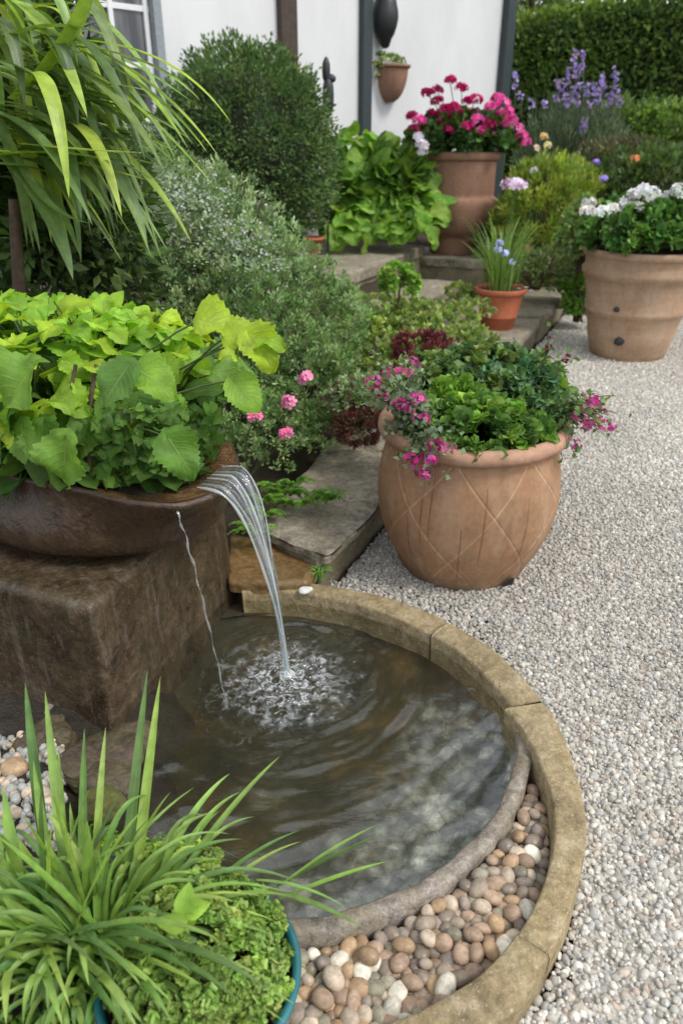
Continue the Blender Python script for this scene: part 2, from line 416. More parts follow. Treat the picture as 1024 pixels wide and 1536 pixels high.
M_bowl = stone_mat('wet_bowl_stone', (.022, .013, .008), (.055, .032, .018), (.105, .064, .038), (.045, .028, .012), .5, (.14, .42), scale=1.2, bump=.5, spec=.5)
M_lip = stone_mat('wet_lip_stone', (.10, .05, .022), (.19, .10, .045), (.30, .18, .10), (.07, .04, .015), .5, (.1, .3), scale=1.3, bump=.5, speck=.5, spec=.6)
M_rockm = stone_mat('bank_rock', (.03, .021, .014), (.085, .058, .038), (.17, .125, .09), (.05, .055, .015), .5, (.3, .7), scale=2., bump=.6)
M_mossy = stone_mat('mossy_rock', (.07, .06, .02), (.14, .13, .04), (.24, .22, .09), (.09, .12, .02), .8, (.8, .95), scale=3., bump=1.)
def clay_mat(name, c1, c2, pale=(.5, .42, .34), amt=.35, band=False, rough=.8, attr=False):
    k = NT(name); p = k.pos(); a = k.noise(4, 5, .6, p); f = k.noise(45, 4, .65, p)
    c = k.ramp(a, (.3, c1), (.72, c2)); c = k.mix(1., c, k.ramp(f, (.3, .85), (.7, 1.12)), 'MULTIPLY')
    s = k.noise(6, 5, .6, k.mapv(p, (2., 2., .5)))
    c = k.mix(k.math('MULTIPLY', k.ramp(s, (.5, 0.), (.75, 1.)), amt), c, pale)
    c = k.mix(k.math('MULTIPLY', k.ramp(k.noise(9, 6, .7, k.mapv(p, (1.4, 1.4, .7))), (.52, 0.), (.7, 1.)), .4), c, tuple(v*.45 for v in c1))
    h = k.math('ADD', f, k.math('MULTIPLY', k.noise(120, 2, .6, k.mapv(p, (1, 1, 5.))), .5))
    if band:
        c = k.mix(k.math('MULTIPLY', k.noise(7, 3, .5, k.mapv(p, (.6, .6, 7.))), .55), c, tuple(v*.55 for v in c1))
    if attr:
        c = k.mix(1., c, k.attr(), 'MULTIPLY'); sz = k.n('ShaderNodeSeparateXYZ'); k.l(p, sz.inputs[0])
        dirt = k.math('SUBTRACT', k.noise(16, 6, .7, p), k.math('MULTIPLY', sz.outputs[2], 1.6))
        c = k.mix(k.ramp(dirt, (.36, 0.), (.5, .6)), c, (.13, .11, .075))
    return k.fin(k.pr(c, rough, k.bump(h, .22, .004), Specular_IOR_Level=.25))
M_clay = clay_mat('diamond_pot_clay', (.27, .15, .08), (.38, .225, .13), (.46, .35, .25), .5, attr=True)
M_clayrim = clay_mat('pot_rim_clay', (.34, .19, .12), (.45, .275, .19), (.5, .38, .3), .35)
M_clay2 = clay_mat('brown_clay', (.23, .125, .08), (.31, .18, .12), (.38, .26, .19), .22)
M_clay3 = clay_mat('orange_clay', (.33, .095, .045), (.40, .13, .065), (.42, .2, .13), .2)
M_clay4 = clay_mat('sandy_clay', (.36, .235, .15), (.48, .34, .225), (.56, .48, .38), .3, band=True)
def simple(name, c, rough=.6, bump=0., scale=50, var=.2, **kw):
    k = NT(name); p = k.pos(); n_ = k.noise(scale, 4, .6, p)
    cc = k.mix(1., c, k.ramp(n_, (.3, 1-var), (.7, 1+var)), 'MULTIPLY')
    return k.fin(k.pr(cc, rough, k.bump(n_, bump, .01) if bump else None, **kw))
M_soil = simple('soil', (.035, .024, .015), .95, 1., 40, .5)
M_dark = simple('dark_iron', (.018, .02, .022), .5)
M_wood = simple('bark', (.085, .058, .036), .85, .6, 30, .4)
M_stem = simple('green_stem', (.07, .10, .03), .6)
M_post = simple('dark_green_timber', (.030, .042, .046), .55, .1, 20, .15)
M_brownpost = simple('brown_timber', (.05, .032, .022), .6, .2, 25, .3)
M_white = simple('white_paint', (.72, .73, .74), .5, .0, 10, .04)
M_greyframe = simple('grey_paint', (.25, .28, .30), .5)
M_teal = simple('teal_glaze', (.018, .14, .16), .22, 0., 12, .25, Specular_IOR_Level=.6)
k = NT('white_render'); p = k.pos()
M_wall = k.fin(k.pr(k.mix(1., (.67, .68, .69), k.ramp(k.noise(1.1, 8, .65, k.mapv(p, (1, 1, .5))), (.3, .84), (.65, 1.03)), 'MULTIPLY'), .9, k.bump(k.noise(35, 4, .6, p), .15, .01)))
k = NT('glass_pane'); p = k.pos()
M_pane = k.fin(k.pr(k.ramp(k.noise(2.2, 3, .5, k.mapv(p, (4, 4, .5))), (.35, (.02, .022, .025)), (.7, (.16, .165, .17))), .06, None, Specular_IOR_Level=.7))
k = NT('gravel_stone'); p = k.pos()
M_gravel = k.fin(k.pr(k.mix(1., k.attr(), k.ramp(k.noise(150, 3, .6, p), (.3, .78), (.7, 1.15)), 'MULTIPLY'), .75, k.bump(k.noise(300, 2, .6, p), .2, .002), Specular_IOR_Level=.3))
k = NT('gravel_bed_sand'); p = k.pos(); v = k.n('ShaderNodeTexVoronoi'); v.inputs['Scale'].default_value = 60; k.l(p, v.inputs['Vector'])
M_gbed = k.fin(k.pr(k.ramp(v.outputs['Color'], (.1, (.22, .20, .17)), (.9, (.50, .47, .41))), .9, k.bump(v.outputs['Distance'], .8, .01)))

# ================================================================== SETTING
PC = np.array([-.22, 1.45]); WZ = .045
# ---- ground: one polar sheet round the pool, to the horizon
def bedh(x, y):
    s, d = toSD(x, y)
    h = .11*np.clip((d-.3)/.25, 0, 1) + .42*np.clip((d-.75)/.9, 0, 1) + .12*np.clip((d-1.6)/3, 0, 1)
    h = np.where((s > 4.1) & (d < 1.45), np.minimum(h, .15), h)
    h *= np.clip((s+.15)/.5, 0, 1)
    far = np.clip((y-7.2)/1.0, 0, 1)*.42*(d < 3)*np.clip((s-4.5)/1, 0, 1)
    return np.maximum(h, far)
b = B(); na = 256; radii = np.r_[.71, .71+np.geomspace(.02, 420, 110)]
th = np.arange(na)*2*PI/na; RR, TT = np.meshgrid(radii, th, indexing='ij')
X = PC[0]+RR*np.cos(TT); Y = PC[1]+RR*np.sin(TT); Z = bedh(X.ravel(), Y.ravel()).reshape(X.shape)
Z = Z + .012*vnoise(np.c_[X.ravel(), Y.ravel()], 5, 3).reshape(X.shape)*(Z > .05)
b.add(np.stack([X, Y, Z-.006], -1).reshape(-1, 3), [grid_faces(len(radii), na, True)])
k = NT('garden_soil'); p = k.pos()
c = k.ramp(k.noise(9, 6, .65, p), (.3, (.028, .019, .012)), (.6, (.055, .04, .024)), (.75, (.05, .065, .022)))
M_ground = k.fin(k.pr(c, .95, k.bump(k.noise(45, 5, .7, p), 1., .02)))
struct('ground', b, M_ground)

# ---- gravel yard: bed sheet + loose stones
b = B(); pts = [(-.3, .05), (6.5, .05), (6.5, 7.6), (2.35, 7.6)] ; A = SD(0, 0.03)
poly = np.array([[-.3, .05, .004], [6.5, .05, .004], [6.5, 7.6, .004], [2.36, 7.6, .004], [.03, 2.42, .004], [.5, 2.2, .004], [.62, 1.4, .004], [.45, .85, .004], [.2, .62, .004]])
b.add(poly[[0, 1, 8]], [np.array([[0, 1, 2]])]); b.add(poly[[1, 7, 8]], [np.array([[0, 1, 2]])]); b.add(poly[[1, 6, 7]], [np.array([[0, 1, 2]])])
b.add(poly[[1, 2, 5, 6]], [np.array([[0, 1, 2, 3]])]); b.add(poly[[2, 3, 4, 5]], [np.array([[0, 1, 2, 3]])])
b.v = [v_+np.array([0, 0, .005]) for v_ in b.v]; struct('gravel_bed', b, M_gbed, False)
KO_C = np.array([-.2385, 1.3968]); KO_R = .8266     # kerb outer edge
KI_C = np.array([-.092, 1.318]); KI_R = .5955       # trough outer edge (lower kerb inner)
RG_C = np.array([-.16, 1.615]); RG_I, RG_O = .645, .685
gcols = .30*np.array([[.46, .44, .405]]) + .70*np.array([1.0, 1.0, .96])*np.array([(.50, .49, .46), (.40, .39, .37), (.60, .58, .54), (.33, .31, .28), (.46, .40, .33), (.28, .27, .26), (.55, .51, .45), (.68, .66, .62), (.43, .36, .29), (.38, .39, .40), (.40, .30, .24)])
gw = np.array([4, 4, 4, 3, 2.2, 2, 3, 2.0, 1.2, 2.2, .35]); gw /= gw.sum()
def scatter(x0, x1, y0, y1, sp, rlo, rhi, sub, layers, zt, cmul):
    bb = []
    for L in range(layers):
        gx, gy = np.meshgrid(np.arange(x0, x1, sp), np.arange(y0, y1, sp)); gx = gx.ravel(); gy = gy.ravel()
        gx = gx + rng.uniform(-.55, .55, len(gx))*sp; gy = gy + rng.uniform(-.55, .55, len(gy))*sp
        s, d = toSD(gx, gy)
        ok = (np.hypot(gx-KO_C[0], gy-KO_C[1]) > KO_R+.004) & ((d < .0) | (s < -.02) & (gy < 2.4)) & (gx > -.3)
        depth = gy*math.cos(PITCH)+CAM_H*math.sin(PITCH); ok &= (gx/depth < .80) & (gy < 7.55) & ((s > -.1) | (gx > -.02))
        gx, gy = gx[ok], gy[ok]; N = len(gx); r = rng.uniform(rlo, rhi, N)*rng.uniform(.8, 1.2, N)
        z = rng.uniform(.2, 1., N)*zt + L*zt*.9
        bb.append(np.c_[gx, gy, z, r])
    Q = np.concatenate(bb); N = len(Q); V0, F0 = ico(sub)
    S = np.c_[rng.uniform(.8, 1.3, N), rng.uniform(.75, 1.1, N), rng.uniform(.6, .9, N)]
    q = unit(rng.normal(size=(N, 4))); w_, x, y, z = q.T
    M = np.stack([1-2*(y*y+z*z), 2*(x*y-w_*z), 2*(x*z+w_*y), 2*(x*y+w_*z), 1-2*(x*x+z*z), 2*(y*z-w_*x), 2*(x*z-w_*y), 2*(y*z+w_*x), 1-2*(x*x+y*y)], -1).reshape(N, 3, 3)
    lum = 1+.09*vnoise(V0, 2.5, 3)
    V = np.einsum('nki,nij->nkj', (V0*lum[:, None])[None]*S[:, None], M)*Q[:, 3][:, None, None]
    V += Q[:, None, :3]
    C = gcols[rng.choice(len(gcols), N, p=gw)]*rng.uniform(.82, 1.15, (N, 1))*cmul
    C = C*(1+.13*vnoise(Q[:, :2], 1.7, 77)+.06*vnoise(Q[:, :2], 9, 78))[:, None]
    F = (F0[None]+(np.arange(N)*len(V0))[:, None, None]).reshape(-1, 3)
    return V.reshape(-1, 3), F, np.repeat(C[:, None], len(V0), 1).reshape(-1, 3)
b = B()
for a_ in ((-.3, 2., .2, 2.3, .0162, .0070, .0115, 2, 2, .006, .92), (-.1, 3., 2.3, 4.3, .0165, .0075, .0115, 1, 2, .006, .98), (.5, 5., 4.3, 7.6, .022, .010, .0155, 1, 1, .006, 1.04), (-.3, 2., .2, 3.2, .0115, .0035, .0065, 1, 1, .018, .95)):
    V, F, C = scatter(*a_); b.add(V, [F], C)
solo('gravel', b, M_gravel, 'loose pale grey rounded gravel covering the yard to the right of the pool', 'gravel', (0, 0, 0), kind='stuff')

# ---- long low wall and steps
def stone_step(s0, s1, d0, d1, z0, z1, label, seed, over=.025, th_=.055, skew=0., mat=M_slab, dn=None, low=0.):
    dn = d1 if dn is None else dn
    t = thing('stone_step', label, 'stone step', SD((s0+s1)/2, (d0+d1)/2, z0), 'stone slabs of the low wall and steps')
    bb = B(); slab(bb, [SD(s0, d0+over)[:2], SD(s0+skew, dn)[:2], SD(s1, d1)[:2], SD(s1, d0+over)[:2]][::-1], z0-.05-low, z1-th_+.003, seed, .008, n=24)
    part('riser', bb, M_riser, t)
    bb = B(); slab(bb, [SD(s0-.01, d0)[:2], SD(s0-.01+skew, dn+.01)[:2], SD(s1+.01, d1+.01)[:2], SD(s1+.01, d0)[:2]][::-1], z1-th_, z1, seed+3, .012, n=30, bev=.016)
    part('tread', bb, mat, t); return t
stone_step(-.13, .84, -.01, .44, 0, .19, 'worn grey slab of the low wall nearest the pool, ending at the wet ochre stone', 11, skew=.10, dn=.31, over=.035, th_=.045)
stone_step(.87, 1.9, -.005, .46, 0, .195, 'low wall slab passing behind the diamond patterned pot', 12, over=.035, th_=.045)
stone_step(1.93, 3.05, .02, .8, 0, .19, 'low wall slab grown over by yellow green ground cover', 13)
stone_step(3.09, 3.95, .02, .8, 0, .20, 'low wall slab carrying the small orange pot of grass', 14)
stone_step(3.99, 5.35, .0, .74, 0, .22, 'long pale slab at the far right end of the low wall', 15)
stone_step(2.9, 4.42, .82, 1.4, .1, .36, 'middle stone step between low wall and top step', 16, th_=.07, low=.1)
stone_step(3.2, 5.2, 1.41, 2.6, .2, .56, 'top stone step in front of the large heart leaved plants', 17, th_=.09, low=.15)
stone_step(5.1, 6.3, .76, 1.62, 0, .47, 'dark square stone plinth under the tall pot of magenta geraniums', 18, th_=.09)

# ---- kerb stones round the pool
def arc_poly(c0, r0, c1, r1, a0, a1, n):
    a_ = np.linspace(R(a0), R(a1), n)
    return np.c_[c0[0]+r0*np.cos(a_), c0[1]+r0*np.sin(a_)], np.c_[c1[0]+r1*np.cos(a_), c1[1]+r1*np.sin(a_)]
def kerb(outer, inner, z0, z1, seed, label):
    n = len(outer); cs = []
    prof = [(0, z0), (0, (z0+z1)/2), (0, z1-.010), (.03, z1-.003), (.08, z1), (.3, z1), (.5, z1), (.7, z1), (.92, z1), (.97, z1-.003), (1, z1-.010), (1, (z0+z1)/2), (1, z0)]
    V = []
    for i in range(n):
        for f, z in prof: V.append([*(outer[i]*(1-f)+inner[i]*f), z])
    V = np.array(V); m = len(prof)
    V[:, 2] += .0035*vnoise(V, 18, seed)*(V[:, 2] > z1-.02); V[:, :2] += .0045*np.c_[vnoise(V, 20, seed+1), vnoise(V, 20, seed+2)]
    V[:m, 2] -= .003; V[-m:, 2] -= .003
    caps = [np.arange(m)[None], (np.arange(m)[::-1]+(n-1)*m)[None]]
    bb = B(); bb.add(V, [grid_faces(n, m)[:, ::-1]]+caps)
    cen = V.mean(0); cen[2] = 0
    solo('kerb_stone', bb, M_kerb, label, 'kerb stone', cen, 'kerb stones round the pool')
KU_C = np.array([-.311, 1.3526]); KU_R = .8128
def polar_pts(c, r, base, a0, a1, n):
    """points of circle (c,r) met by rays from base between two bearings"""
    out_ = []
    for a_ in np.linspace(R(a0), R(a1), n):
        dx, dy = math.cos(a_), math.sin(a_); ox, oy = base[0]-c[0], base[1]-c[1]
        bb_ = ox*dx+oy*dy; cc_ = ox*ox+oy*oy-r*r; t = -bb_+math.sqrt(bb_*bb_-cc_); out_.append([base[0]+t*dx, base[1]+t*dy])
    return np.array(out_)
base0 = np.array([-.2, 1.4])
def kp(a0, a1, inner, n=30): return polar_pts(KO_C, KO_R+.002, base0, a0, a1, n), polar_pts(inner[0], inner[1], base0, a0, a1, n)
UP = (KU_C, KU_R-.0); LO = (KI_C, KI_R)
o_, i_ = kp(101, 46.5, UP, 44); kerb(o_, i_, -.03, .088, 21, 'mossy ochre kerb stone at the far side of the pool beside the wet slab')
o_, i_ = kp(46, 14.5, UP); kerb(o_, i_, -.03, .091, 22, 'pale topped kerb stone at the right of the pool, narrowing where the pebbles begin')
o_, i_ = kp(16, -41, LO, 44)
o_, i_ = kp(14, -41, LO, 44); kerb(o_, i_, -.06, .094, 23, 'long curved kerb stone holding the pebbles, at the right edge of the pool')
o_, i_ = kp(-41.6, -80, LO); o_ = o_+np.array([-.012, -.012])*np.linspace(0, 1, 30)[:, None]; kerb(o_, i_, -.06, .105, 24, 'thick kerb stone nearest the viewer with its end face against the long kerb')

# ---- wet ochre slab at the head of the pool
t = thing('paving_slab', 'wet ochre brown stone slab under the waterfall at the head of the pool', 'stone slab', G(420, 850, .1)*[1, 1, 0])
qd = [G(340, 874, .118)[:2], G(462, 873, .118)[:2], G(500, 826, .118)[:2], G(345, 800, .118)[:2]]
b = B(); slab(b, qd, .075, .118, 31, .008, n=26, bev=.014); part('slab', b, M_wetslab, t)
cq = sum(qd)/4; b = B(); slab(b, [cq+(v_-cq)*.84 for v_ in qd], -.08, .078, 33, .012, n=20); part('bedding_stone', b, M_rockm, t)
b = B(); V, F = ico(2)
rock(b, G(457, 884, .10), (.028, .018, .011), 3, 5, rough=.25, rz=.5)
solo('stone_chip', b, simple('pale_chip', (.62, .62, .6), .6), 'small white stone chip on the kerb beside the wet ochre slab', 'stone', G(457, 884, .09))
b = B(); rock(b, G(172, 854, .435), (.022, .014, .004), 3, 4)
solo('stone_chip', b, M_rockm, 'flat brown stone flake lying on the fountain block below the bowl', 'stone', G(172, 854, .43))

# ---- pool basin and water
t = thing('pond_basin', 'round stone basin with rusty brown ring rim holding the pool water', 'pool', (PC[0], PC[1], 0))
b = B()
ringp = [(RG_I-.012, -.04), (RG_I-.002, .03), (RG_I, .058), (RG_I+.006, .064), (RG_I+.02, .0665), (RG_I+.030, .066), (RG_O-.006, .063), (RG_O, .056), (RG_O+.002, .0), (RG_O+.003, -.05)]
thr = np.linspace(R(-200), R(6), 150); rpz = np.array(ringp[::-1]); TT_, RR_ = np.meshgrid(thr, rpz[:, 0]); RR_ = RR_+.002*np.sin(TT_*17)+.0015*np.sin(TT_*41+1); ZZ_ = np.repeat(rpz[:, 1:], 150, 1)
ZZ_ = ZZ_*.97+.0008*vnoise(np.c_[TT_.ravel()*8, RR_.ravel()*20], 2, 4).reshape(ZZ_.shape)
b.add(np.stack([RG_C[0]+RR_*np.cos(TT_), RG_C[1]+RR_*np.sin(TT_), ZZ_], -1).reshape(-1, 3), [grid_faces(len(rpz), 150)[:, ::-1]])
M_ring = stone_mat('rusty_ring', (.12, .095, .075), (.27, .235, .20), (.48, .45, .41), (.15, .12, .05), .5, (.3, .7), scale=2.4, bump=.35, speck=.6)
part('rim', b, M_ring, t)
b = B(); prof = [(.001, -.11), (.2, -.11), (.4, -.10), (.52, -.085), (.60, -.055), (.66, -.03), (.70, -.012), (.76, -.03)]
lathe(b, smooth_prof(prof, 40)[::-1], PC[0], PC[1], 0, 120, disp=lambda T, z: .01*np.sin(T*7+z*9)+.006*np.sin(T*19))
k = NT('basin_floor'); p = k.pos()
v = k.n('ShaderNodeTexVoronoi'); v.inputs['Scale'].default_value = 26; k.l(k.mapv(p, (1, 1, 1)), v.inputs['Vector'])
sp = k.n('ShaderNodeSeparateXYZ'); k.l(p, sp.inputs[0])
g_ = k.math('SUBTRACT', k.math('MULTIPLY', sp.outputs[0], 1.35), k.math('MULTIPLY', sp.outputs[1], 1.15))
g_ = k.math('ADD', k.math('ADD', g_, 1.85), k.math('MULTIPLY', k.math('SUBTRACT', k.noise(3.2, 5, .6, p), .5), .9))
refl_tone = k.ramp(g_, (.18, 0.), (.75, 1.))  # plant reflections put into floor colour: brown at far left, pale at near right
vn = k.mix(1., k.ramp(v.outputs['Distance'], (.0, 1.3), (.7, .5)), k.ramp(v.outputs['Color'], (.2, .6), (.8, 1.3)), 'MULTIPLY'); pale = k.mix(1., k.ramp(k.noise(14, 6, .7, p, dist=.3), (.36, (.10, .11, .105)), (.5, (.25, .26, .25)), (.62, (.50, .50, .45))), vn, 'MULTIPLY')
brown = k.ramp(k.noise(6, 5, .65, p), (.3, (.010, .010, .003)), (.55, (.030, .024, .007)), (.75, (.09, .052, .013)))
M_floor = k.fin(k.pr(k.mix(refl_tone, brown, pale), .8, k.bump(k.noise(20, 4, .6, p), .5, .02)))
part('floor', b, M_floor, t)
# submerged rim stone chips on the dark side
SP = G(430, 1012, WZ)[:2]; SP2 = G(341, 1060, WZ)[:2]
n = 420; xs = np.linspace(-.70, .70, n); X, Y = np.meshgrid(RG_C[0]+xs, RG_C[1]+xs, indexing='ij')
P = np.c_[X.ravel(), Y.ravel()]
r = np.hypot(*(P-SP).T); r2 = np.hypot(*(P-SP2).T)
wob = r + .014*vnoise(P, 9, 5)
H = .0019*np.sin(2*PI*wob/.052)*np.exp(-r/.28)*np.clip(r/.05, 0, 1) + .0018*np.sin(2*PI*(wob+.02*vnoise(P, 5, 9))/.085)*np.exp(-r/.7)
H += .0005*np.sin(2*PI*r2/.03)*np.exp(-r2/.09)
ang = np.arctan2(P[:, 1]-SP[1], P[:, 0]-SP[0])
Q = np.c_[P[:, 0]*.9+P[:, 1]*.45, (-P[:, 0]*.45+P[:, 1]*.9)*2.2]
H += .0034*vnoise(Q, 15, 21, 2)*np.clip(r/.25, .3, 1)
chop = np.exp(-(np.hypot(P[:, 0]-SP[0]-.0, P[:, 1]-SP[1]+.035)/.205)**2); H += chop*(.0030*vnoise(P, 120, 31, 3)+.0072*vnoise(P, 42, 33, 2)); H += .012*np.exp(-(r/.022)**2)
H += np.exp(-(r2/.05)**2)*.002*vnoise(P, 120, 35, 2)
inside = (np.hypot(P[:, 0]-RG_C[0], P[:, 1]-RG_C[1]) < RG_O-.012) & (np.hypot(P[:, 0]-KO_C[0], P[:, 1]-KO_C[1]) < KO_R-.03)
V = np.c_[P, WZ+H]; F = grid_faces(n, n); F = F[inside[F].all(1)]
used = np.unique(F); remap = -np.ones(len(V), int); remap[used] = np.arange(len(used))
b = B(); foamv = (chop)[used]; b.add(V[used], [remap[F]], np.repeat(foamv[:, None], 3, 1))
def schlick(k, nrm, f0):
    lw = k.n('ShaderNodeLayerWeight'); lw.inputs['Blend'].default_value = .5; k.l(nrm, lw.inputs['Normal'])
    return k.math('ADD', k.math('MULTIPLY', k.math('POWER', lw.outputs['Facing'], 5.), 1-f0), f0)
k = NT('pool_water'); p = k.pos(); ca = k.attr()
bn = k.bump(k.noise(30, 5, .6, k.mapv(p, (.55, 1.5, 1), (0, 0, .5))), .2, .006)
bn2 = k.bump(k.noise(150, 3, .7, p, dist=.8), .5, .004); 
nm = k.n('ShaderNodeMix', data_type='VECTOR'); k.l(ca, nm.inputs['Factor']) ; k.l(bn, nm.inputs['A']); k.l(bn2, nm.inputs['B']); nrm = nm.outputs['Result']
fr = schlick(k, nrm, .065)
tr = k.n('ShaderNodeBsdfTransparent'); tr.inputs[0].default_value = (.93, .94, .88, 1)
gl = k.n('ShaderNodeBsdfGlossy'); gl.inputs['Roughness'].default_value = .0; k.l(nrm, gl.inputs['Normal']); gl.inputs['Color'].default_value = (.95, .97, 1, 1)
ms = k.n('ShaderNodeMixShader'); k.l(fr, ms.inputs[0]); k.l(tr.outputs[0], ms.inputs[1]); k.l(gl.outputs[0], ms.inputs[2])
fo = k.n('ShaderNodeBsdfDiffuse'); fo.inputs[0].default_value = (.75, .79, .82, 1)
fm = k.math('MULTIPLY', k.ramp(k.noise(40, 8, .74, p, dist=.7), (.46, 0.), (.66, .85)), k.ramp(k.math('ADD', ca, k.math('MULTIPLY', k.math('SUBTRACT', k.noise(17, 4, .6, p, dist=1.), .5), 1.3)), (.30, 0.), (.95, .9)))
m2 = k.n('ShaderNodeMixShader'); k.l(fm, m2.inputs[0]); k.l(ms.outputs[0], m2.inputs[1]); k.l(fo.outputs[0], m2.inputs[2])
M_water = k.fin(m2.outputs[0])
o = struct('water', b, M_water)

# water falling
k = NT('falling_water')
p = k.pos(); nrm = k.bump(k.noise(60, 2, .5, k.mapv(p, (1.5, 1.5, .06))), .35, .004); fr = schlick(k, nrm, .07)
tr = k.n('ShaderNodeBsdfTransparent'); tr.inputs[0].default_value = (.9, .93, .93, 1)
gl = k.n('ShaderNodeBsdfGlossy'); gl.inputs['Roughness'].default_value = .04; k.l(nrm, gl.inputs['Normal'])
ms = k.n('ShaderNodeMixShader'); k.l(fr, ms.inputs[0]); k.l(tr.outputs[0], ms.inputs[1]); k.l(gl.outputs[0], ms.inputs[2])
df = k.n('ShaderNodeBsdfDiffuse'); df.inputs[0].default_value = (.85, .88, .9, 1)
m2 = k.n('ShaderNodeMixShader'); k.l(k.attr(), m2.inputs[0]); k.l(ms.outputs[0], m2.inputs[1]); k.l(df.outputs[0], m2.inputs[2])
M_fall = k.fin(m2.outputs[0])

# ================================================================== FOUNTAIN
# block: front corner and faces surveyed above
FC = G(165, 1097, .03); BR = G(357, 885, .03)
ux = unit((BR-FC)[:2]); vx = np.array([-ux[1], ux[0]]); L1 = np.linalg.norm((BR-FC)[:2])
b = B()
def blk(a_, c_, z): q = FC[:2]+ux*a_+vx*c_; return [q[0], q[1], z]
na_, nc_, nz_ = 44, 50, 30
def face(f, nu, nv, flip=False):
    uu, vv = np.meshgrid(np.linspace(0, 1, nu), np.linspace(0, 1, nv), indexing='ij')
    V = f(uu.ravel(), vv.ravel()); F = grid_faces(nu, nv); b.add(V, [F[:, ::-1] if flip else F])
# build as rounded box by superellipsoid-like projection of a cube
Lc = 1.15; zt = .435; zb = -.1
cube = []; 
import itertools
def cube_grid(n):
    g = np.linspace(-1, 1, n); P = []; Fs = []; off = 0
    for ax in range(3):
        for sg in (-1, 1):
            A_, B_ = np.meshgrid(g, g, indexing='ij'); V = np.zeros((n*n, 3)); V[:, ax] = sg; V[:, (ax+1) % 3] = A_.ravel(); V[:, (ax+2) % 3] = B_.ravel()
            F = grid_faces(n, n); F = F if sg > 0 else F[:, ::-1]; P.append(V); Fs.append(F+off); off += n*n
    return np.concatenate(P), np.concatenate(Fs)
Vc, Fc = cube_grid(60)
half = np.array([L1/2, Lc/2, (zt-zb)/2]); rad = .028
Q = Vc*half; inner = np.clip(Q, -(half-rad), half-rad); dv = Q-inner; ln = np.linalg.norm(dv, axis=1, keepdims=True)
Q = np.where(ln > 1e-6, inner+dv/np.maximum(ln, 1e-6)*np.minimum(ln, rad), Q)
Q += unit(Q)*(.004*vnoise(Q, 7, 41, 3)+.0018*vnoise(Q, 40, 43, 3))[:, None]
# slight taper: face leans
top = (Q[:, 2]+half[2])/(2*half[2]); Q[:, 0] *= 1-.05*top; Q[:, 1] *= 1-.02*top
ctr = FC[:2]+ux*L1/2+vx*Lc/2
V = np.c_[ctr[0]+Q[:, 0]*ux[0]+Q[:, 1]*vx[0], ctr[1]+Q[:, 0]*ux[1]+Q[:, 1]*vx[1], Q[:, 2]+(zt+zb)/2]
b.add(V, [Fc])
solo('stone_block', b, M_block, 'large wet dark brown stone block carrying the fountain bowl at the pool edge', 'stone block', (ctr[0], ctr[1], 0))

# bowl
O = np.array([-.75, 2.0]); ea = np.array([.92, -.39]); ea /= np.linalg.norm(ea); eb = np.array([-ea[1], ea[0]]); BC = np.array([-.05, .06])
rim = np.array([(.206, -.212), (.33, -.215), (.432, -.178), (.474, -.07), (.482, .03), (.44, .13), (.36, .225), (.15, .31), (-.15, .32), (-.42, .24), (-.58, .05), (-.45, -.13), (-.15, -.195), (.02, -.205)])-BC
ra = np.arctan2(rim[:, 1], rim[:, 0]); o_ = np.argsort(ra); ra = ra[o_]; rr_ = np.hypot(rim[:, 0], rim[:, 1])[o_]
na_ = 180; th = np.linspace(-PI, PI, na_, endpoint=False)
RIM = np.interp(th, np.r_[ra[-3:]-2*PI, ra, ra[:3]+2*PI], np.r_[rr_[-3:], rr_, rr_[:3]])
for _ in range(3): RIM = (np.roll(RIM, 1)+2*RIM+np.roll(RIM, -1))/4
BEL = 1/np.sqrt((np.cos(th)/  .44)**2+(np.sin(th)/.33)**2); BOT = BEL*.58
ZR = .68 + .004*np.sin(th*5) - .018*np.exp(-((th+.15)/.35)**2) + .0*th
INN = np.minimum(RIM*.9, RIM-.03); spm = np.exp(-((th+.28)/.5)**4); INN = INN*(1-spm)+np.minimum(RIM-.13, .40)*spm
layers = []
def lay(Rad, z): layers.append(np.c_[Rad*np.cos(th), Rad*np.sin(th), np.broadcast_to(z, (na_,))])
mixl = lambda a_, b_, t: a_*(1-t)+b_*t
lay(BOT*.05, .434); lay(BOT*.6, .434); lay(BOT*.96, .436); lay(mixl(BOT, BEL, .40), .442); lay(mixl(BOT, BEL, .72), .458); lay(mixl(BOT, BEL, .92), .482); lay(mixl(BOT, BEL, 1.02), .515)
lay(mixl(BEL, RIM, .15), .555); lay(mixl(BEL, RIM, .42), .59); lay(mixl(BEL, RIM, .75), .618)
lay(RIM*.985, ZR-.022); lay(RIM, ZR-.012); lay(RIM-.004, ZR-.003); lay(RIM-.012, ZR)
nb = len(layers)
L = np.stack(layers); V = np.zeros_like(L); 
def bowl_w(L):
    A_ = L[..., 0]+BC[0]; B_ = L[..., 1]+BC[1]; V = np.empty_like(L)
    V[..., 0] = O[0]+ea[0]*A_+eb[0]*B_; V[..., 1] = O[1]+ea[1]*A_+eb[1]*B_; V[..., 2] = L[..., 2]; return V.reshape(-1, 3)
t = thing('fountain_bowl', 'wet dark brown stone bowl with a spout lip, planted, pouring water into the pool', 'fountain bowl', (O[0], O[1], .434))
V = bowl_w(L); V += .003*np.c_[vnoise(V, 25, 1), vnoise(V, 25, 2), .6*vnoise(V, 25, 3)]
b = B(); b.add(V, [grid_faces(nb, na_, True)[:, ::-1]]); part('bowl', b, M_bowl, t)
layers = []; lay(RIM-.0121, ZR); lay(mixl(RIM-.012, INN, .3), ZR-.004-.008*spm); lay(mixl(RIM-.012, INN, .6), ZR-.006-.012*spm); lay(INN, ZR-.01-.012*spm); lay(INN-.01, ZR-.04)
lay(INN*.5, ZR-.045)
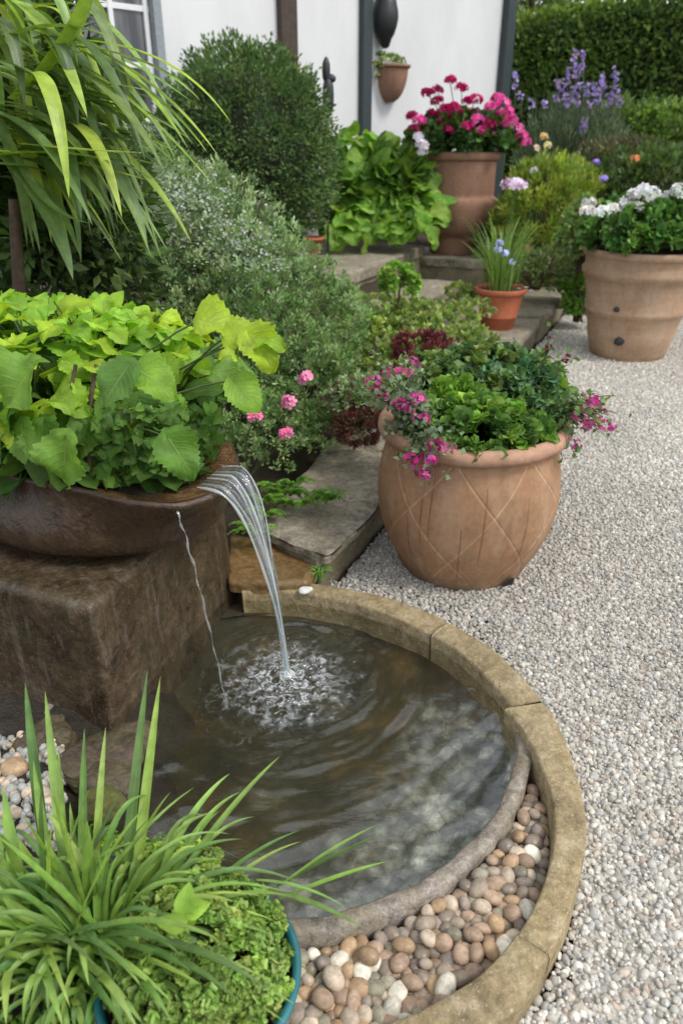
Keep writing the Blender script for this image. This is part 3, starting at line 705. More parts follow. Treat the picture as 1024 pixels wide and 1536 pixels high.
V = bowl_w(np.stack(layers)); V += .003*np.c_[vnoise(V, 25, 1), vnoise(V, 25, 2), .9*vnoise(V, 30, 3)]
b = B(); b.add(V, [grid_faces(len(layers), na_, True)[:, ::-1]]); part('lip', b, M_lip, t)
b = B(); layers = []; lay(INN-.006, .635); lay(INN*.7, .645); lay(INN*.35, .65); lay(INN*.02, .652)
V = bowl_w(np.stack(layers)); V[:, 2] += .006*vnoise(V, 50, 8); b.add(V, [grid_faces(4, na_, True)[:, ::-1]]); part('soil', b, M_soil, t)
# falling water: a thin fan of strands that draws together
t = thing('waterfall', 'clear fan of water pouring from the bowl spout and drawing together into the pool', 'falling water', (SP[0], SP[1], WZ))
tipA, tipB = D(338, 742, 1.74), D(366, 694, 1.93)
tipA, tipB = G(322, 738, .664), G(362, 703, .664)
strands = []
for i in range(11):
    f = i/10; st = tipA*(1-f)+tipB*f; st[2] = .668+.003*math.sin(i*2.1)
    en = np.array([SP[0]+(f-.5)*.018, SP[1]+(f-.5)*.01, WZ-.005])
    back = unit(np.array([O[0]-.0, O[1]+.0, 0])-np.array([st[0], st[1], 0]))
    hor = (en-st); t_ = np.linspace(0, 1, 26)[:, None]
    # projectile: horizontal run linear, height quadratic; strands gather faster than linear
    fx = 1-(1-t_)**1.35
    mid = (tipA+tipB)/2; mid[2] = st[2]; ec = np.array([SP[0], SP[1], en[2]]); drop_ = t_**1.9; sp_ = (1-drop_)**2.3
    P = mid+np.array([ec[0]-mid[0], ec[1]-mid[1], 0])*fx - np.array([0, 0, 1])*(st[2]-en[2])*drop_ + (st-mid)*sp_
    tw = .0085*(1-sp_)*(.35+.65*((i*7) % 11)/11); ph = i*2.4+5*t_
    P = P+tw*np.c_[np.cos(ph), np.sin(ph), 0*ph]
    P = np.r_[[st+back*.06+[0, 0, -.004], st+back*.03+[0, 0, -.001]], P]
    P[3:] += .0022*np.sin(np.arange(len(P)-3)[:, None]*.35+i*1.7)*np.array([1, .6, 0])
    rad_ = np.r_[[.0010, .0022], .0026*(1-.25*t_[:, 0])]*rng.uniform(.5, 1.9)*(1+.25*np.sin(np.arange(28)*.8+i*2))
    strands.append(P); bb = B(); tube(bb, P, rad_, np.full(3, (.30, .04, .16, .03, .24, .08)[i % 6]), n=8)
    part('water_strand', bb, M_fall, t)
bb = B(); V = np.stack(strands, 0)[:, :22]; V = V + .0015*vnoise(V.reshape(-1, 3), 60, 4).reshape(V.shape[:2])[..., None]
bb.add(V.reshape(-1, 3), [grid_faces(11, 22)], np.full(3, .03)); part('water_sheet', bb, M_fall, t)
A0 = G(265, 768, .65); t_ = np.linspace(0, 1, 60)[:, None]; en = np.array([SP2[0], SP2[1], WZ-.004])
P = A0 + (en-A0)*np.c_[t_[:, 0], t_[:, 0], t_[:, 0]**1.35]; P += .0022*np.c_[np.sin(t_[:, 0]*40), np.cos(t_[:, 0]*33), 0*t_[:, 0]]
bb = B(); tube(bb, P, .0023*np.clip(1+.45*np.sin(t_[:, 0]*61)+.35*np.sin(t_[:, 0]*23+1)+.25*rng.normal(size=60), .25, 2)*np.linspace(1, .8, 60), np.full(3, .12), n=8)
solo('water_trickle', bb, M_fall, 'thin twisting trickle of water dripping from the front corner of the bowl', 'falling water', en)
# droplets and froth thrown up by the splash
bb = B(); V0, F0 = ico(1)
for i in range(230):
    rr2 = abs(rng.normal())*.075; a_ = rng.uniform(0, 2*PI); s_ = rng.uniform(.0008, .0030)
    zz = WZ + abs(rng.normal())*.010*math.exp(-rr2/.06)+.001
    bb.add(V0*s_+[SP[0]+rr2*math.cos(a_), SP[1]+rr2*math.sin(a_), zz], [F0])
for i in range(130):
    a_ = rng.uniform(0, 2*PI); rr2 = rng.uniform(0, .022); s_ = rng.uniform(.002, .0055)
    bb.add(V0*[s_, s_, s_*1.3]+[SP[0]+rr2*math.cos(a_), SP[1]+rr2*math.sin(a_), WZ+rng.uniform(0, .024)*(1-rr2/.026)], [F0])
kk = NT('froth'); M_froth = kk.fin(kk.pr((.82, .86, .88), .15, None, Transmission_Weight=.55, IOR=1.2))
solo('splash', bb, M_froth, 'white froth and droplets where the waterfall strikes the pool', 'splash', (SP[0], SP[1], WZ), kind='stuff')

# ================================================================== BANK with rocks at the left of the pool
b = B(); nx_ = 120; xs = np.linspace(-1.7, -.30, nx_); ys = np.linspace(.55, 1.9, nx_); X, Y = np.meshgrid(xs, ys, indexing='ij')
shore = -.60+.20*np.clip((1.35-Y)/.5, 0, 1)+.03*np.sin(Y*23)
hgt = np.where(X < shore, np.clip((shore-X)/.12, 0, 1)*.06, -(X-shore)*.9) + .008*vnoise(np.c_[X.ravel(), Y.ravel()], 22, 6).reshape(X.shape)
b.add(np.stack([X, Y, WZ-.040+hgt], -1).reshape(-1, 3), [grid_faces(nx_, nx_)]); 
k = NT('wet_mud'); p = k.pos()
c = k.ramp(k.noise(30, 6, .7, p), (.35, (.012, .010, .006)), (.6, (.030, .022, .013)), (.72, (.04, .06, .015)))
M_mud = k.fin(k.pr(c, .5, k.bump(k.noise(80, 5, .7, p), 1., .01))); struct('bank', b, M_mud)
def cmat(name, c, rough=.55):
    k = NT(name); p = k.pos(); oi = k.n('ShaderNodeObjectInfo').outputs['Random']
    cc = k.mix(1., c, k.ramp(k.noise(60, 5, .65, p, dist=.5), (.3, .62), (.7, 1.3)), 'MULTIPLY')
    cc = k.mix(1., cc, k.ramp(oi, (0, .68), (1, 1.25)), 'MULTIPLY')
    cc = k.mix(k.ramp(k.noise(260, 2, .6, p), (.6, 0.), (.75, .35)), cc, tuple(min(1, v*1.8) for v in c))
    return k.fin(k.pr(cc, k.ramp(oi, (0., .3), (1., .75)), k.bump(k.noise(180, 3, .6, p), .2, .002), Specular_IOR_Level=.4))
PEB = {'cream': cmat('cream_pebble', (.68, .63, .52)), 'pinkish brown': cmat('pink_pebble', (.33, .235, .165)), 'grey brown': cmat('greybrown_pebble', (.29, .235, .18)),
       'orange tan': cmat('tan_pebble', (.41, .28, .165)), 'dusky purple grey': cmat('purple_pebble', (.24, .20, .165)), 'olive grey': cmat('olive_pebble', (.28, .26, .19)), 'light beige': cmat('beige_pebble', (.50, .41, .31))}
pebmesh = {}
for kn, mt in PEB.items():
    for j in range(3):
        bb = B(); V0, F0 = ico(3); V = V0*(1+.05*vnoise(V0, 1.8, hash(kn) % 97+j, 2))[:, None] if False else V0*(1+.06*vnoise(V0, 1.7, j*7+len(kn), 2))[:, None]
        bb.add(V, [F0]); pebmesh[kn, j] = bb.mesh('pebble', mt)
def settle(N, floor, rlo, rhi, bound, start, iters=500):
    r_ = rng.uniform(rlo, rhi, N); P = start(N)
    P[:, 2] = floor+rng.uniform(.02, .25, N); vel = 0
    for it in range(iters):
        P[:, 2] -= .0014
        dlt = P[:, None]-P[None]; dist = np.linalg.norm(dlt, axis=-1)+np.eye(N)*9; mn = (r_[:, None]+r_[None])*.90
        ov = np.clip(mn-dist, 0, None); P += (dlt/dist[..., None]*ov[..., None]*.42).sum(1)
        P[:, 2] = np.maximum(P[:, 2], floor+r_*.8); P = bound(P, r_)
    return P, r_
def bound(P, r_):
    v = P[:, :2]-RG_C; d = np.linalg.norm(v, axis=1); need = RG_O+.004+r_*.9; m = d < need; P[m, :2] += v[m]/d[m, None]*(need-d)[m, None]
    v = P[:, :2]-KI_C; d = np.linalg.norm(v, axis=1); need = KI_R-r_*.95; m = d > need; P[m, :2] -= v[m]/d[m, None]*(d-need)[m, None]
    P[:, 0] = np.maximum(P[:, 0], -.16); return P
def start(N):
    out_ = []
    while len(out_) < N:
        a_ = rng.uniform(R(-92), R(2)); q = KI_C+np.array([math.cos(a_), math.sin(a_)])*KI_R*rng.uniform(.75, .98)
        if np.linalg.norm(q-RG_C) > RG_O+.012 and q[0] > -.14: out_.append([q[0], q[1], 0])
    return np.array(out_)
P, r_ = settle(300, .006, .0105, .0190, bound, start)
bb = B(); thq = np.linspace(R(-95), R(12), 60); V = []
for q_ in thq:
    e1 = KI_C+np.array([math.cos(q_), math.sin(q_)])*(KI_R+.012); v_ = unit(e1-RG_C); e0 = RG_C+v_*(RG_O-.002); V += [[*e0, -.002], [*e1, -.002]]
bb.add(V, [grid_faces(60, 2)]); struct('trough_bed', bb, M_soil)
kinds = list(PEB); wts = np.array([.7, 2.5, 3, 1.6, 1.8, 1.2, 1.8]); wts /= wts.sum()
big = int(np.argmin(np.hypot(P[:, 0]-G(670, 1462, .07)[0], P[:, 1]-G(670, 1462, .07)[1])-P[:, 2]*1.5))
for i in range(len(P)):
    kn = kinds[rng.choice(len(kinds), p=wts)] if i != big else 'cream'
    o = link('pebble', pebmesh[kn, i % 3], tuple(P[i])); s_ = r_[i]*(1.0 if i != big else 1.12)
    o.scale = (s_*rng.uniform(1.12, 1.5), s_*rng.uniform(.92, 1.1), s_*rng.uniform(.78, .95)); o.rotation_euler = (rng.normal()*.35, rng.normal()*.35, rng.uniform(0, 6.28))
    tag(o, f'{kn} rounded pebble in the trough between the pool ring and the kerb' if i != big else 'largest cream egg shaped pebble, beside the nearest kerb stone', 'pebble', 'pebbles in the trough round the pool')
# rocks on the bank
rocks = [((22, 1152), .030, 'orange tan', 'large rounded tan cobble on the left bank among small grey stones', (1.15, 1., .8)),
         ((65, 1098), .034, None, 'flat rusty brown rock right under the block at the left', (1.5, .8, .5)),
         ((92, 1106), .028, None, 'round brown rock touching the lower edge of the block', (1.1, 1., .9)),
         ((60, 1190), .026, 'light beige', 'beige cobble below the large tan cobble on the left bank', (1.1, .9, .7)),
         ((135, 1140), .055, None, 'dark wet rock at the pool edge below the block', (1.2, 1., .5)),
         ((178, 1130), .050, None, 'jagged dark rock at the corner of the block and the pool', (1., .9, .6)),
         ((165, 1175), .045, None, 'low wet brown rock on the shore behind the grass blades', (1.1, .8, .5)),
         ((50, 1258), .018, 'pinkish brown', 'small reddish stone at the lower end of the grey stones', (1.2, .9, .8)),
         ((200, 1110), .035, None, 'black wedge of rock between block corner and water', (1., 1.2, .8))]
for i, ((px, py), s_, kn, lab, sc_) in enumerate(rocks):
    q = G(px, py, .075); bb = B(); rock(bb, q, np.array(sc_)*s_*(1. if kn else 1.4), 5, 60+i, rough=.06 if kn else .24, rz=i, sharp=1. if kn else .8)
    solo('rock', bb, PEB[kn] if kn else M_rockm, lab, 'rock', q)
q = G(155, 1205, .07); bb = B(); rock(bb, q, (.055, .05, .045), 5, 91, rough=.2)
solo('mossy_rock', bb, M_mossy, 'yellow green mossy rock on the bank behind the grass blades', 'rock', q)
GREYP = cmat('grey_pebble', (.33, .34, .32)); gm = []
for j in range(4):
    bb = B(); V0, F0 = ico(2); bb.add(V0*(1+.12*vnoise(V0, 2., j+40, 2))[:, None], [F0]); gm.append(bb.mesh('pebble', GREYP if j < 3 else PEB['light beige']))
cnt = 0
for i in range(1500):
    px, py = rng.uniform(-10, 112), rng.uniform(1108, 1275); q = G(px, py, .065)
    if px > 100+12*math.sin(py*.05) : continue
    if cnt > 290: break
    cnt += 1; o = link('bank_pebble', gm[i % 4], tuple(q+[0, 0, rng.uniform(-.006, .02)])); s_ = rng.uniform(.007, .015)
    o.scale = (s_*1.2, s_, s_*.85); o.rotation_euler = tuple(rng.uniform(0, 6, 3))
    tag(o, 'small pale grey stone in the heap on the bank left of the pool' if i % 4 < 3 else 'small beige stone in the heap on the bank left of the pool', 'pebble', 'small stones on the left bank')

# ================================================================== POTS
def soil_disc(t, x, y, z, r): bb = B(); disc(bb, x, y, z, r, 40, rough=.008); part('soil', bb, M_soil, t)
# --- big diamond patterned pot
BP = np.array([.475, 2.515])
for (px, py) in ((140, 1118), (185, 1180), (170, 1250), (30, 1120), (120, 1245)):
    bb = B(); b0 = G(px, py, .06)
    bush(bb, b0, (.03, .02, .012), 40, 5, .009, [(.10, .20, .03), (.14, .24, .04)], T_small, .012, up=0)
    solo('moss', bb, M_leaf, 'small clump of green moss between the rocks on the left bank', 'moss', b0, 'moss clumps on the left bank')
t = thing('terracotta_pot', 'large round terracotta pot scored with a diamond pattern beside the pool', 'plant pot', (BP[0], BP[1], 0))
prof = smooth_prof([(.225, .0), (.238, .012), (.262, .06), (.296, .13), (.322, .20), (.336, .28), (.336, .35), (.326, .42), (.311, .48), (.303, .52)], 150)
bb = B(); nn = 620; th = np.arange(nn)*2*PI/nn
T2, Z2 = np.meshgrid(th, prof[:, 1]); Rr = np.repeat(prof[:, :1], nn, 1)
l1 = np.abs((T2*7/(2*PI)+Z2*2.75+.02*np.sin(T2*5)+.20) % 1-.5); l2 = np.abs((T2*7/(2*PI)-Z2*2.75+.02*np.sin(T2*4)+.05) % 1-.5)
line = np.maximum(np.clip(1-l1/.014, 0, 1), np.clip(1-l2/.014, 0, 1))*((Z2 > .02) & (Z2 < .50))
crk = np.zeros_like(T2)
for (ta, zl, zh, sl) in ((4.06, .2, .44, .10), (4.16, .22, .46, .10), (4.72, .16, .44, .10), (4.50, .05, .30, .05), (5.2, .12, .4, .06), (3.9, .1, .3, .1), (5.45, .1, .3, .05)):
    dd = np.abs(T2-(ta+sl*(Z2-.3))); crk = np.maximum(crk, np.clip(1-dd/.010, 0, 1)*(Z2 > zl)*(Z2 < zh)*(.55+.45*np.sin((Z2-zl)/(zh-zl)*PI)))
Rr = Rr - .004*line - .002*crk + .0015*vnoise(np.c_[T2.ravel(), Z2.ravel()*8], 3, 2).reshape(T2.shape)
V = np.stack([BP[0]+Rr*np.cos(T2), BP[1]+Rr*np.sin(T2), Z2*1.055], -1).reshape(-1, 3)
cc = np.ones((len(V), 3)) + line.ravel()[:, None]*np.array([.75, .95, 1.1]) - crk.ravel()[:, None]*np.array([.62, .66, .7])
bb.add(V, [grid_faces(len(prof), nn, True)[:, ::-1]], cc); part('body', bb, M_clay, t)
bb = B(); a_ = np.linspace(-.55*PI, 1.25*PI, 16); rp_ = [(.300, .515)]+[(.318+.028*math.cos(q), .544+.028*math.sin(q)) for q in a_]+[(.285, .53), (.28, .47)]
lathe(bb, rp_, BP[0], BP[1], .0285, 160, disp=lambda T, z: .0025*np.sin(T*3+1)+.0015*np.sin(T*11+z*40)); part('rim', bb, M_clayrim, t)
soil_disc(t, BP[0], BP[1], .535, .29)
bb = B(); thx = 5.28; dirx = np.array([math.cos(thx), math.sin(thx), 0]); tx = np.array([-dirx[1], dirx[0], 0]); P = [np.array([BP[0], BP[1], .0])+dirx*.243]
for q in np.linspace(0, PI, 14): P.append(np.array([BP[0], BP[1], 0])+dirx*(.246+.030*math.sin(q))+tx*.032*math.cos(q)+np.array([0, 0, .004+.062*math.sin(q)]))
bb.add(P, [np.array([[0, i, i+1] for i in range(1, 14)])]); part('drain_hole', bb, simple('drain_dark', (.012, .008, .006), .9), t)
# --- tall pot with geraniums
GP = np.array([1.14, 7.85]); gz = .47
t = thing('terracotta_pot', 'tall ridged terracotta pot of magenta geraniums on the dark stone plinth', 'plant pot', (GP[0], GP[1], gz))
bb = B(); lathe(bb, smooth_prof([(.235, 0), (.245, .01), (.262, .10), (.275, .16), (.345, .22), (.385, .32), (.402, .44), (.392, .50), (.352, .53), (.350, .60), (.352, .75), (.355, .84)], 90), GP[0], GP[1], gz, 72, disp=lambda T, z: .004*np.sin(T*2+z*5)); part('body', bb, M_clay2, t)
bb = B(); lathe(bb, [(.35, .835), (.372, .845), (.385, .86), (.386, .90), (.378, .915), (.355, .917), (.335, .90), (.33, .82)], GP[0], GP[1], gz, 72); part('rim', bb, M_clay2, t)
soil_disc(t, GP[0], GP[1], gz+.86, .335)
# --- right hand pot with hoops
RP = np.array([2.22, 5.66]); t = thing('terracotta_pot', 'large pale hooped clay pot of white flowers at the right edge', 'plant pot', (RP[0], RP[1], 0))
prof = [(.262, 0), (.27, .006), (.285, .05), (.30, .10), (.325, .20), (.322, .21), (.340, .30), (.350, .33), (.366, .35), (.364, .372), (.356, .39), (.382, .53), (.394, .59), (.420, .61), (.424, .645), (.404, .675), (.405, .70), (.412, .735)]
bb = B(); lathe(bb, prof, RP[0], RP[1], 0, 96, disp=lambda T, z: .003*np.sin(T*2+1)); part('body', bb, M_clay4, t)
bb = B(); lathe(bb, [(.41, .733), (.428, .742), (.434, .765), (.430, .785), (.415, .792), (.398, .785), (.39, .70)], RP[0], RP[1], 0, 96); part('rim', bb, M_clay4, t)
soil_disc(t, RP[0], RP[1], .745, .395)
for (px, py, s_) in ((925, 464, .023), (929, 512, .034)):
    rr = ray(px, py); o_ = np.array([0, 0, CAM_H]); best = None
    for tt in np.linspace(4, 7, 3000):
        q = o_+rr*tt/np.linalg.norm(rr[:2])*1.0
        rad_ = np.interp(q[2], [p_[1] for p_ in prof], [p_[0] for p_ in prof])
        if math.hypot(q[0]-RP[0], q[1]-RP[1]) < rad_: best = q; break
    bb = B(); rock(bb, best, (s_*1.2, s_*.6, s_), 3, int(px), rough=.2); part('plug', bb, M_dark, t)
# --- small orange pot
SPt = SD(3.52, .27, .20); t = thing('terracotta_pot', 'small orange terracotta pot of grass standing on the low wall', 'plant pot', SPt)
bb = B(); lathe(bb, [(.115, 0), (.12, .004), (.138, .09), (.142, .092), (.143, .1), (.14, .104), (.172, .255), (.175, .262)], SPt[0], SPt[1], SPt[2], 64); part('body', bb, M_clay3, t)
bb = B(); lathe(bb, [(.174, .26), (.188, .266), (.193, .275), (.194, .295), (.188, .305), (.178, .303), (.172, .26)], SPt[0], SPt[1], SPt[2], 64); part('rim', bb, M_clay3, t)
soil_disc(t, SPt[0], SPt[1], SPt[2]+.28, .175)
# --- teal bowl foreground
TPc = G(300, 1460, .18)[:2]; t = thing('glazed_pot', 'teal glazed pot of curly parsley nearest the viewer at lower left', 'plant pot', (TPc[0], TPc[1], 0))
TR = .172
bb = B(); lathe(bb, smooth_prof([(.10, 0), (.115, .01), (.14, .06), (.16, .12), (TR-.004, .17)], 40), TPc[0], TPc[1], 0, 80); part('body', bb, M_teal, t)
bb = B(); lathe(bb, [(TR-.006, .168), (TR+.006, .176), (TR+.008, .186), (TR+.002, .192), (TR-.008, .188), (TR-.012, .13)], TPc[0], TPc[1], 0, 80); part('rim', bb, M_teal, t)
soil_disc(t, TPc[0], TPc[1], .16, TR-.01)

# ================================================================== PLANTS IN POTS
LIME = [(.24, .40, .035), (.31, .44, .03), (.20, .37, .04)]; MID = [(.11, .24, .035), (.15, .29, .04), (.09, .20, .035)]; DEEP = [(.06, .13, .03), (.045, .10, .025)]
# --- big leaved plant in the bowl
base = np.array([-.80, 2.10, .65]); t = thing('large_leaved_plant', 'bushy plant with big bright lime green veined leaves growing in the fountain bowl', 'plant', base)
dc = np.array([-.83, 2.12, .70]); drad = np.array([.60, .40, .40])
bb = B(); PP = []; dd = []; nn_ = []; sz = []; cl = []; st = B()
def addleaf(p, d, n, s, c): PP.append(p); dd.append(d); nn_.append(n); sz.append(s); cl.append(c)
tri_ = 0
while len(PP) < 430 and tri_ < 16000:
    tri_ += 1; v = sph(1, -.12)[0]; f = rng.uniform(.78, 1.0); p_ = dc+v*drad*f
    if p_[1] < 1.95 and p_[2] < .79: continue
    if p_[0] > -.56 and p_[2] < .84: continue
    if any(np.linalg.norm(p_-q) < .046 for q in PP): continue
    if v[1] > .6 and rng.random() < .5: continue
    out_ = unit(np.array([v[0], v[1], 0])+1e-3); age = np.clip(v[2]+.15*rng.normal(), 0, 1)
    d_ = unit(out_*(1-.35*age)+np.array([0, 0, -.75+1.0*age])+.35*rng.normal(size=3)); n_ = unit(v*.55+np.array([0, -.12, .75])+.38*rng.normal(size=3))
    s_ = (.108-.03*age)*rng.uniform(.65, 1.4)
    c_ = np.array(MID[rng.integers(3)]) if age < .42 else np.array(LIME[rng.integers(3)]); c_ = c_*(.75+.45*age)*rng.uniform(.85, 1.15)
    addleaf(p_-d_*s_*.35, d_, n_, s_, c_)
# named leaves that stand out
for (px, py, Y_, dpx, s_, c_) in ((100, 655, 1.66, (-.25, -.25, -.9), .17, MID[1]), (250, 655, 1.70, (.55, -.3, -.7), .15, MID[0]), (350, 570, 1.80, (.6, -.1, -.7), .13, LIME[2]),
        (340, 505, 1.85, (.8, -.1, .15), .13, LIME[1]), (372, 500, 1.82, (.7, -.15, -.75), .14, LIME[1]), (378, 508, 1.83, (.95, -.1, .05), .10, LIME[0]), (300, 480, 1.9, (.9, -.1, -.1), .15, LIME[1]), (60, 545, 1.7, (-.5, -.4, -.3), .18, MID[1]),
        (195, 545, 1.66, (-.5, -.5, -.6), .14, MID[2]), (205, 555, 1.68, (.7, -.4, -.2), .14, LIME[2]), (20, 610, 1.8, (-.5, -.2, -.6), .16, MID[0])):
    addleaf(D(px, py, Y_), np.array(dpx), np.array([0, -.55, .8]), s_*.82, np.array(c_))
PP_, dd_, sz_ = np.array(PP), unit(np.array(dd)), np.array(sz)
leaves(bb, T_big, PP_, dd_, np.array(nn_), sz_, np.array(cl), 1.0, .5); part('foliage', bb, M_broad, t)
st = B()
for i in range(0, len(PP_)):
    b0 = base+np.array([rng.normal()*.10, rng.normal()*.06, 0]); q = PP_[i]; tube(st, bez(b0, (b0+q)/2+[0, 0, .10], q, 8), np.linspace(.0045, .0022, 8), (1,1,1), 5)
part('stems', st, M_stem, t)
for dx in (-.02, .03):
    s2 = B(); b0 = D(118+dx*600, 700, 1.78); b0[2] = .64; tube(s2, bez(b0, b0+[-.02, .02, .15], b0+[.03, .08, .34], 9), np.linspace(.011, .005, 9), (1,1,1), 7); part('woody_stem', s2, M_wood, t)
# inner leaves
bb = B(); bush(bb, dc-[0, 0, .02], drad*.72, 60, 4, .12, [(.07, .15, .03), (.09, .18, .03)], T_heart, .10, up=-.2); part('inner_foliage', bb, M_leaf, t)
# --- ivy at front of bowl
bb = B(); Pn = []; 
for i in range(300):
    px = rng.uniform(125, 318); f = (px-125)/200; py = rng.uniform(612, 722-48*f**1.5) ; Yv = 1.77+.10*rng.random()+.22*max(0, f-.55); q = D(px, py, Yv); q[2] = max(q[2], .655); Pn.append(q)
Pn = np.array(Pn); Nn = len(Pn); d_ = unit(np.c_[rng.normal(size=Nn), -.4+.6*rng.normal(size=Nn), -.35+.5*rng.normal(size=Nn)]); n_ = unit(np.c_[.4*rng.normal(size=Nn), -.6+.3*rng.normal(size=Nn), .8+.2*rng.normal(size=Nn)])
leaves(bb, T_lobe, Pn, d_, n_, rng.uniform(.028, .05, Nn), pick([(.09, .20, .03), (.13, .26, .04), (.07, .15, .03)], Nn), 1.1)
solo('ivy', bb, M_broad, 'low small lobed dark green leaves along the front of the fountain bowl', 'plant', G(230, 720, .65))
q = G(108, 706, .69); bb = B(); rock(bb, q, (.025, .02, .02), 3, 3); solo('pebble', bb, PEB['orange tan'], 'reddish brown stone at the front rim of the fountain bowl', 'pebble', q)

# --- big pot plants: several clumps sharing the pot
c0 = np.array([BP[0], BP[1], .55])
bb = B(); bush(bb, c0+[.0, -.12, .02], (.25, .17, .13), 150, 7, .042, [(.14, .28, .05), (.20, .36, .06), (.10, .22, .045), (.09, .19, .05)], T_round, .055, up=.0, seed=5)
bush(bb, c0+[-.06, -.02, .06], (.16, .12, .11), 60, 7, .045, [(.24, .40, .06), (.18, .34, .05)], T_round, .05, up=.1, seed=9)
solo('leafy_plant', bb, M_broad, 'fresh green small round leaved plant filling the front of the diamond patterned pot', 'plant', c0)
bb = B(); bush(bb, c0+[.05, .17, .05], (.30, .20, .20), 190, 9, .045, [(.07, .15, .07), (.10, .19, .08), (.13, .20, .07), (.16, .25, .06)], T_lobe, .07, up=-.05, seed=15)
bush(bb, c0+[.17, .02, .03], (.14, .16, .10), 60, 8, .045, [(.10, .20, .09), (.13, .24, .08)], T_lobe, .06, up=-.05, seed=16)
solo('leafy_plant', bb, M_leaf, 'grey green lobed leaved plant in the back of the diamond patterned pot', 'plant', c0+[.05, .15, 0])
PINK = [(.62, .05, .24), (.50, .03, .20), (.72, .15, .36), (.40, .03, .22)]; PURP = [(.50, .06, .32), (.62, .12, .38), (.36, .03, .16)]
def trailing(name, label, base, pts, fl, cols, grey, group=None, leafn=16, fr=.031, nfl=16, fs=.009):
    t = thing(name, label, 'flowering plant', base); sb = B(); lb = B()
    for q in pts:
        m = (base+q)/2+[0, 0, .08]; Pz = bez(base, m, q, 12); tube(sb, Pz, np.linspace(.003, .0015, 12), n=5)
        k_ = rng.integers(2, 12, leafn); leaves(lb, T_small, Pz[k_]+rng.normal(size=(leafn, 3))*.018, rng.normal(size=(leafn, 3)), unit(rng.normal(size=(leafn, 3))+[0, -.3, .8]), rng.uniform(.014, .03, leafn), pick(grey, leafn), 1.3)
    part('stems', sb, M_stem, t); part('foliage', lb, M_dull, t)
    for q in fl:
        hb = B(); umbel(hb, q, fr*rng.uniform(.8, 1.2), nfl, fs, cols); part('flower_head', hb, M_petal, t)
    return t
lf = [D(x, y, Y_) for x, y, Y_ in ((566, 588, 2.42), (584, 560, 2.5), (605, 558, 2.5), (578, 600, 2.38), (600, 606, 2.3), (612, 612, 2.28), (632, 628, 2.26), (626, 598, 2.3), (616, 545, 2.55), (560, 575, 2.45))]
lf2 = [D(x, y, Y_) for x, y, Y_ in ((625, 700, 2.16), (640, 690, 2.15), (636, 712, 2.15), (652, 668, 2.17), (618, 688, 2.17), (668, 670, 2.17))]
bs = c0+[-.20, -.10, .02]
tips = [q+rng.normal(size=3)*.03 for q in lf+lf2 for _ in range(4)]
tips += [D(x, y, 2.35)+rng.normal(size=3)*.02 for x, y in ((540, 575), (555, 600), (590, 640), (600, 660), (575, 545), (610, 580), (640, 610), (590, 620), (580, 655), (605, 640))]
trailing('trailing_pelargonium', 'pink and magenta flowers with grey foliage spilling over the left rim of the diamond pot', bs, tips, lf+lf2, PINK+PURP, [(.20, .25, .16), (.14, .20, .11), (.12, .18, .08)])
rf = [D(x, y, Y_) for x, y, Y_ in ((880, 612, 2.38), (893, 602, 2.4), (866, 625, 2.36), (905, 638, 2.36), (884, 640, 2.35), (858, 668, 2.35), (870, 602, 2.42), (895, 622, 2.38))]
bs = c0+[.24, -.05, .02]; tips = [q+rng.normal(size=3)*.03 for q in rf for _ in range(4)]
trailing('trailing_pelargonium', 'purple pink flowers hanging over the right rim of the diamond pot', bs, tips, rf, PURP+PINK[:1], [(.10, .17, .06), (.14, .22, .07)])
sf = [D(x, y, Y_) for x, y, Y_ in ((822, 520, 2.6), (818, 528, 2.6), (851, 535, 2.6), (848, 542, 2.6), (824, 508, 2.6))]
bs = c0+[.22, .10, .05]; trailing('small_flower_stems', 'thin stems with tiny dark magenta flowers rising at the back right of the diamond pot', bs, sf+[q+[.01, 0, -.03] for q in sf], sf, [(.30, .02, .08), (.12, .03, .04)], [(.12, .2, .06)], leafn=8, fr=.010, nfl=6, fs=.007)

# --- geraniums in the tall pot
GC = np.array([GP[0], GP[1], gz+.95]); t = thing('geranium', 'mass of magenta and pink geraniums in the tall ridged terracotta pot', 'flowering plant', GC-[0, 0, .09])
bb = B(); bush(bb, GC+[0, 0, .04], (.46, .38, .24), 230, 9, .075, [(.05, .12, .03), (.08, .17, .035), (.07, .14, .05)], T_round, .10, up=-.2, seed=25); part('foliage', bb, M_leaf, t)
hs = B(); CR = [(.50, .012, .13), (.42, .015, .14), (.60, .03, .20)]; PK = [(.70, .10, .35), (.75, .20, .45), (.62, .05, .28)]; DK = [(.28, .01, .07), (.36, .01, .10)]
heads = [(674, 121, CR), (692, 132, CR), (655, 136, DK), (640, 140, DK), (618, 174, DK), (628, 180, PK), (650, 170, DK), (668, 165, CR), (680, 160, CR), (688, 170, CR), (700, 152, CR), (712, 150, CR), (710, 170, PK), (716, 180, PK), (700, 190, CR), (662, 185, DK), (672, 196, DK), (690, 192, PK), (708, 212, PK), (722, 196, PK), (732, 188, DK), (740, 205, PK), (648, 200, CR), (620, 195, DK), (640, 185, CR), (745, 148, PK), (755, 156, PK), (762, 168, PK), (768, 180, PK), (775, 192, PK), (782, 204, PK), (786, 214, PK), (750, 170, PK), (758, 186, PK), (735, 160, PK), (676, 176, CR), (655, 152, DK)]
for (px, py, cs) in heads:
    q = D(px, py, GP[1]-.30+rng.uniform(-.1, .25)); hb = B(); umbel(hb, q, rng.uniform(.04, .068), 22, .024, cs); part('flower_head', hb, M_petal, t)
    tube(hs, bez(GC+[(q[0]-GC[0])*.4, -.1, .1], (GC+q)/2+[0, 0, .05], q, 8), .004, n=5)
part('stems', hs, M_stem, t)
hb = B(); umbel(hb, D(632, 218, 7.45), .06, 16, .028, [(.75, .75, .78)]); 
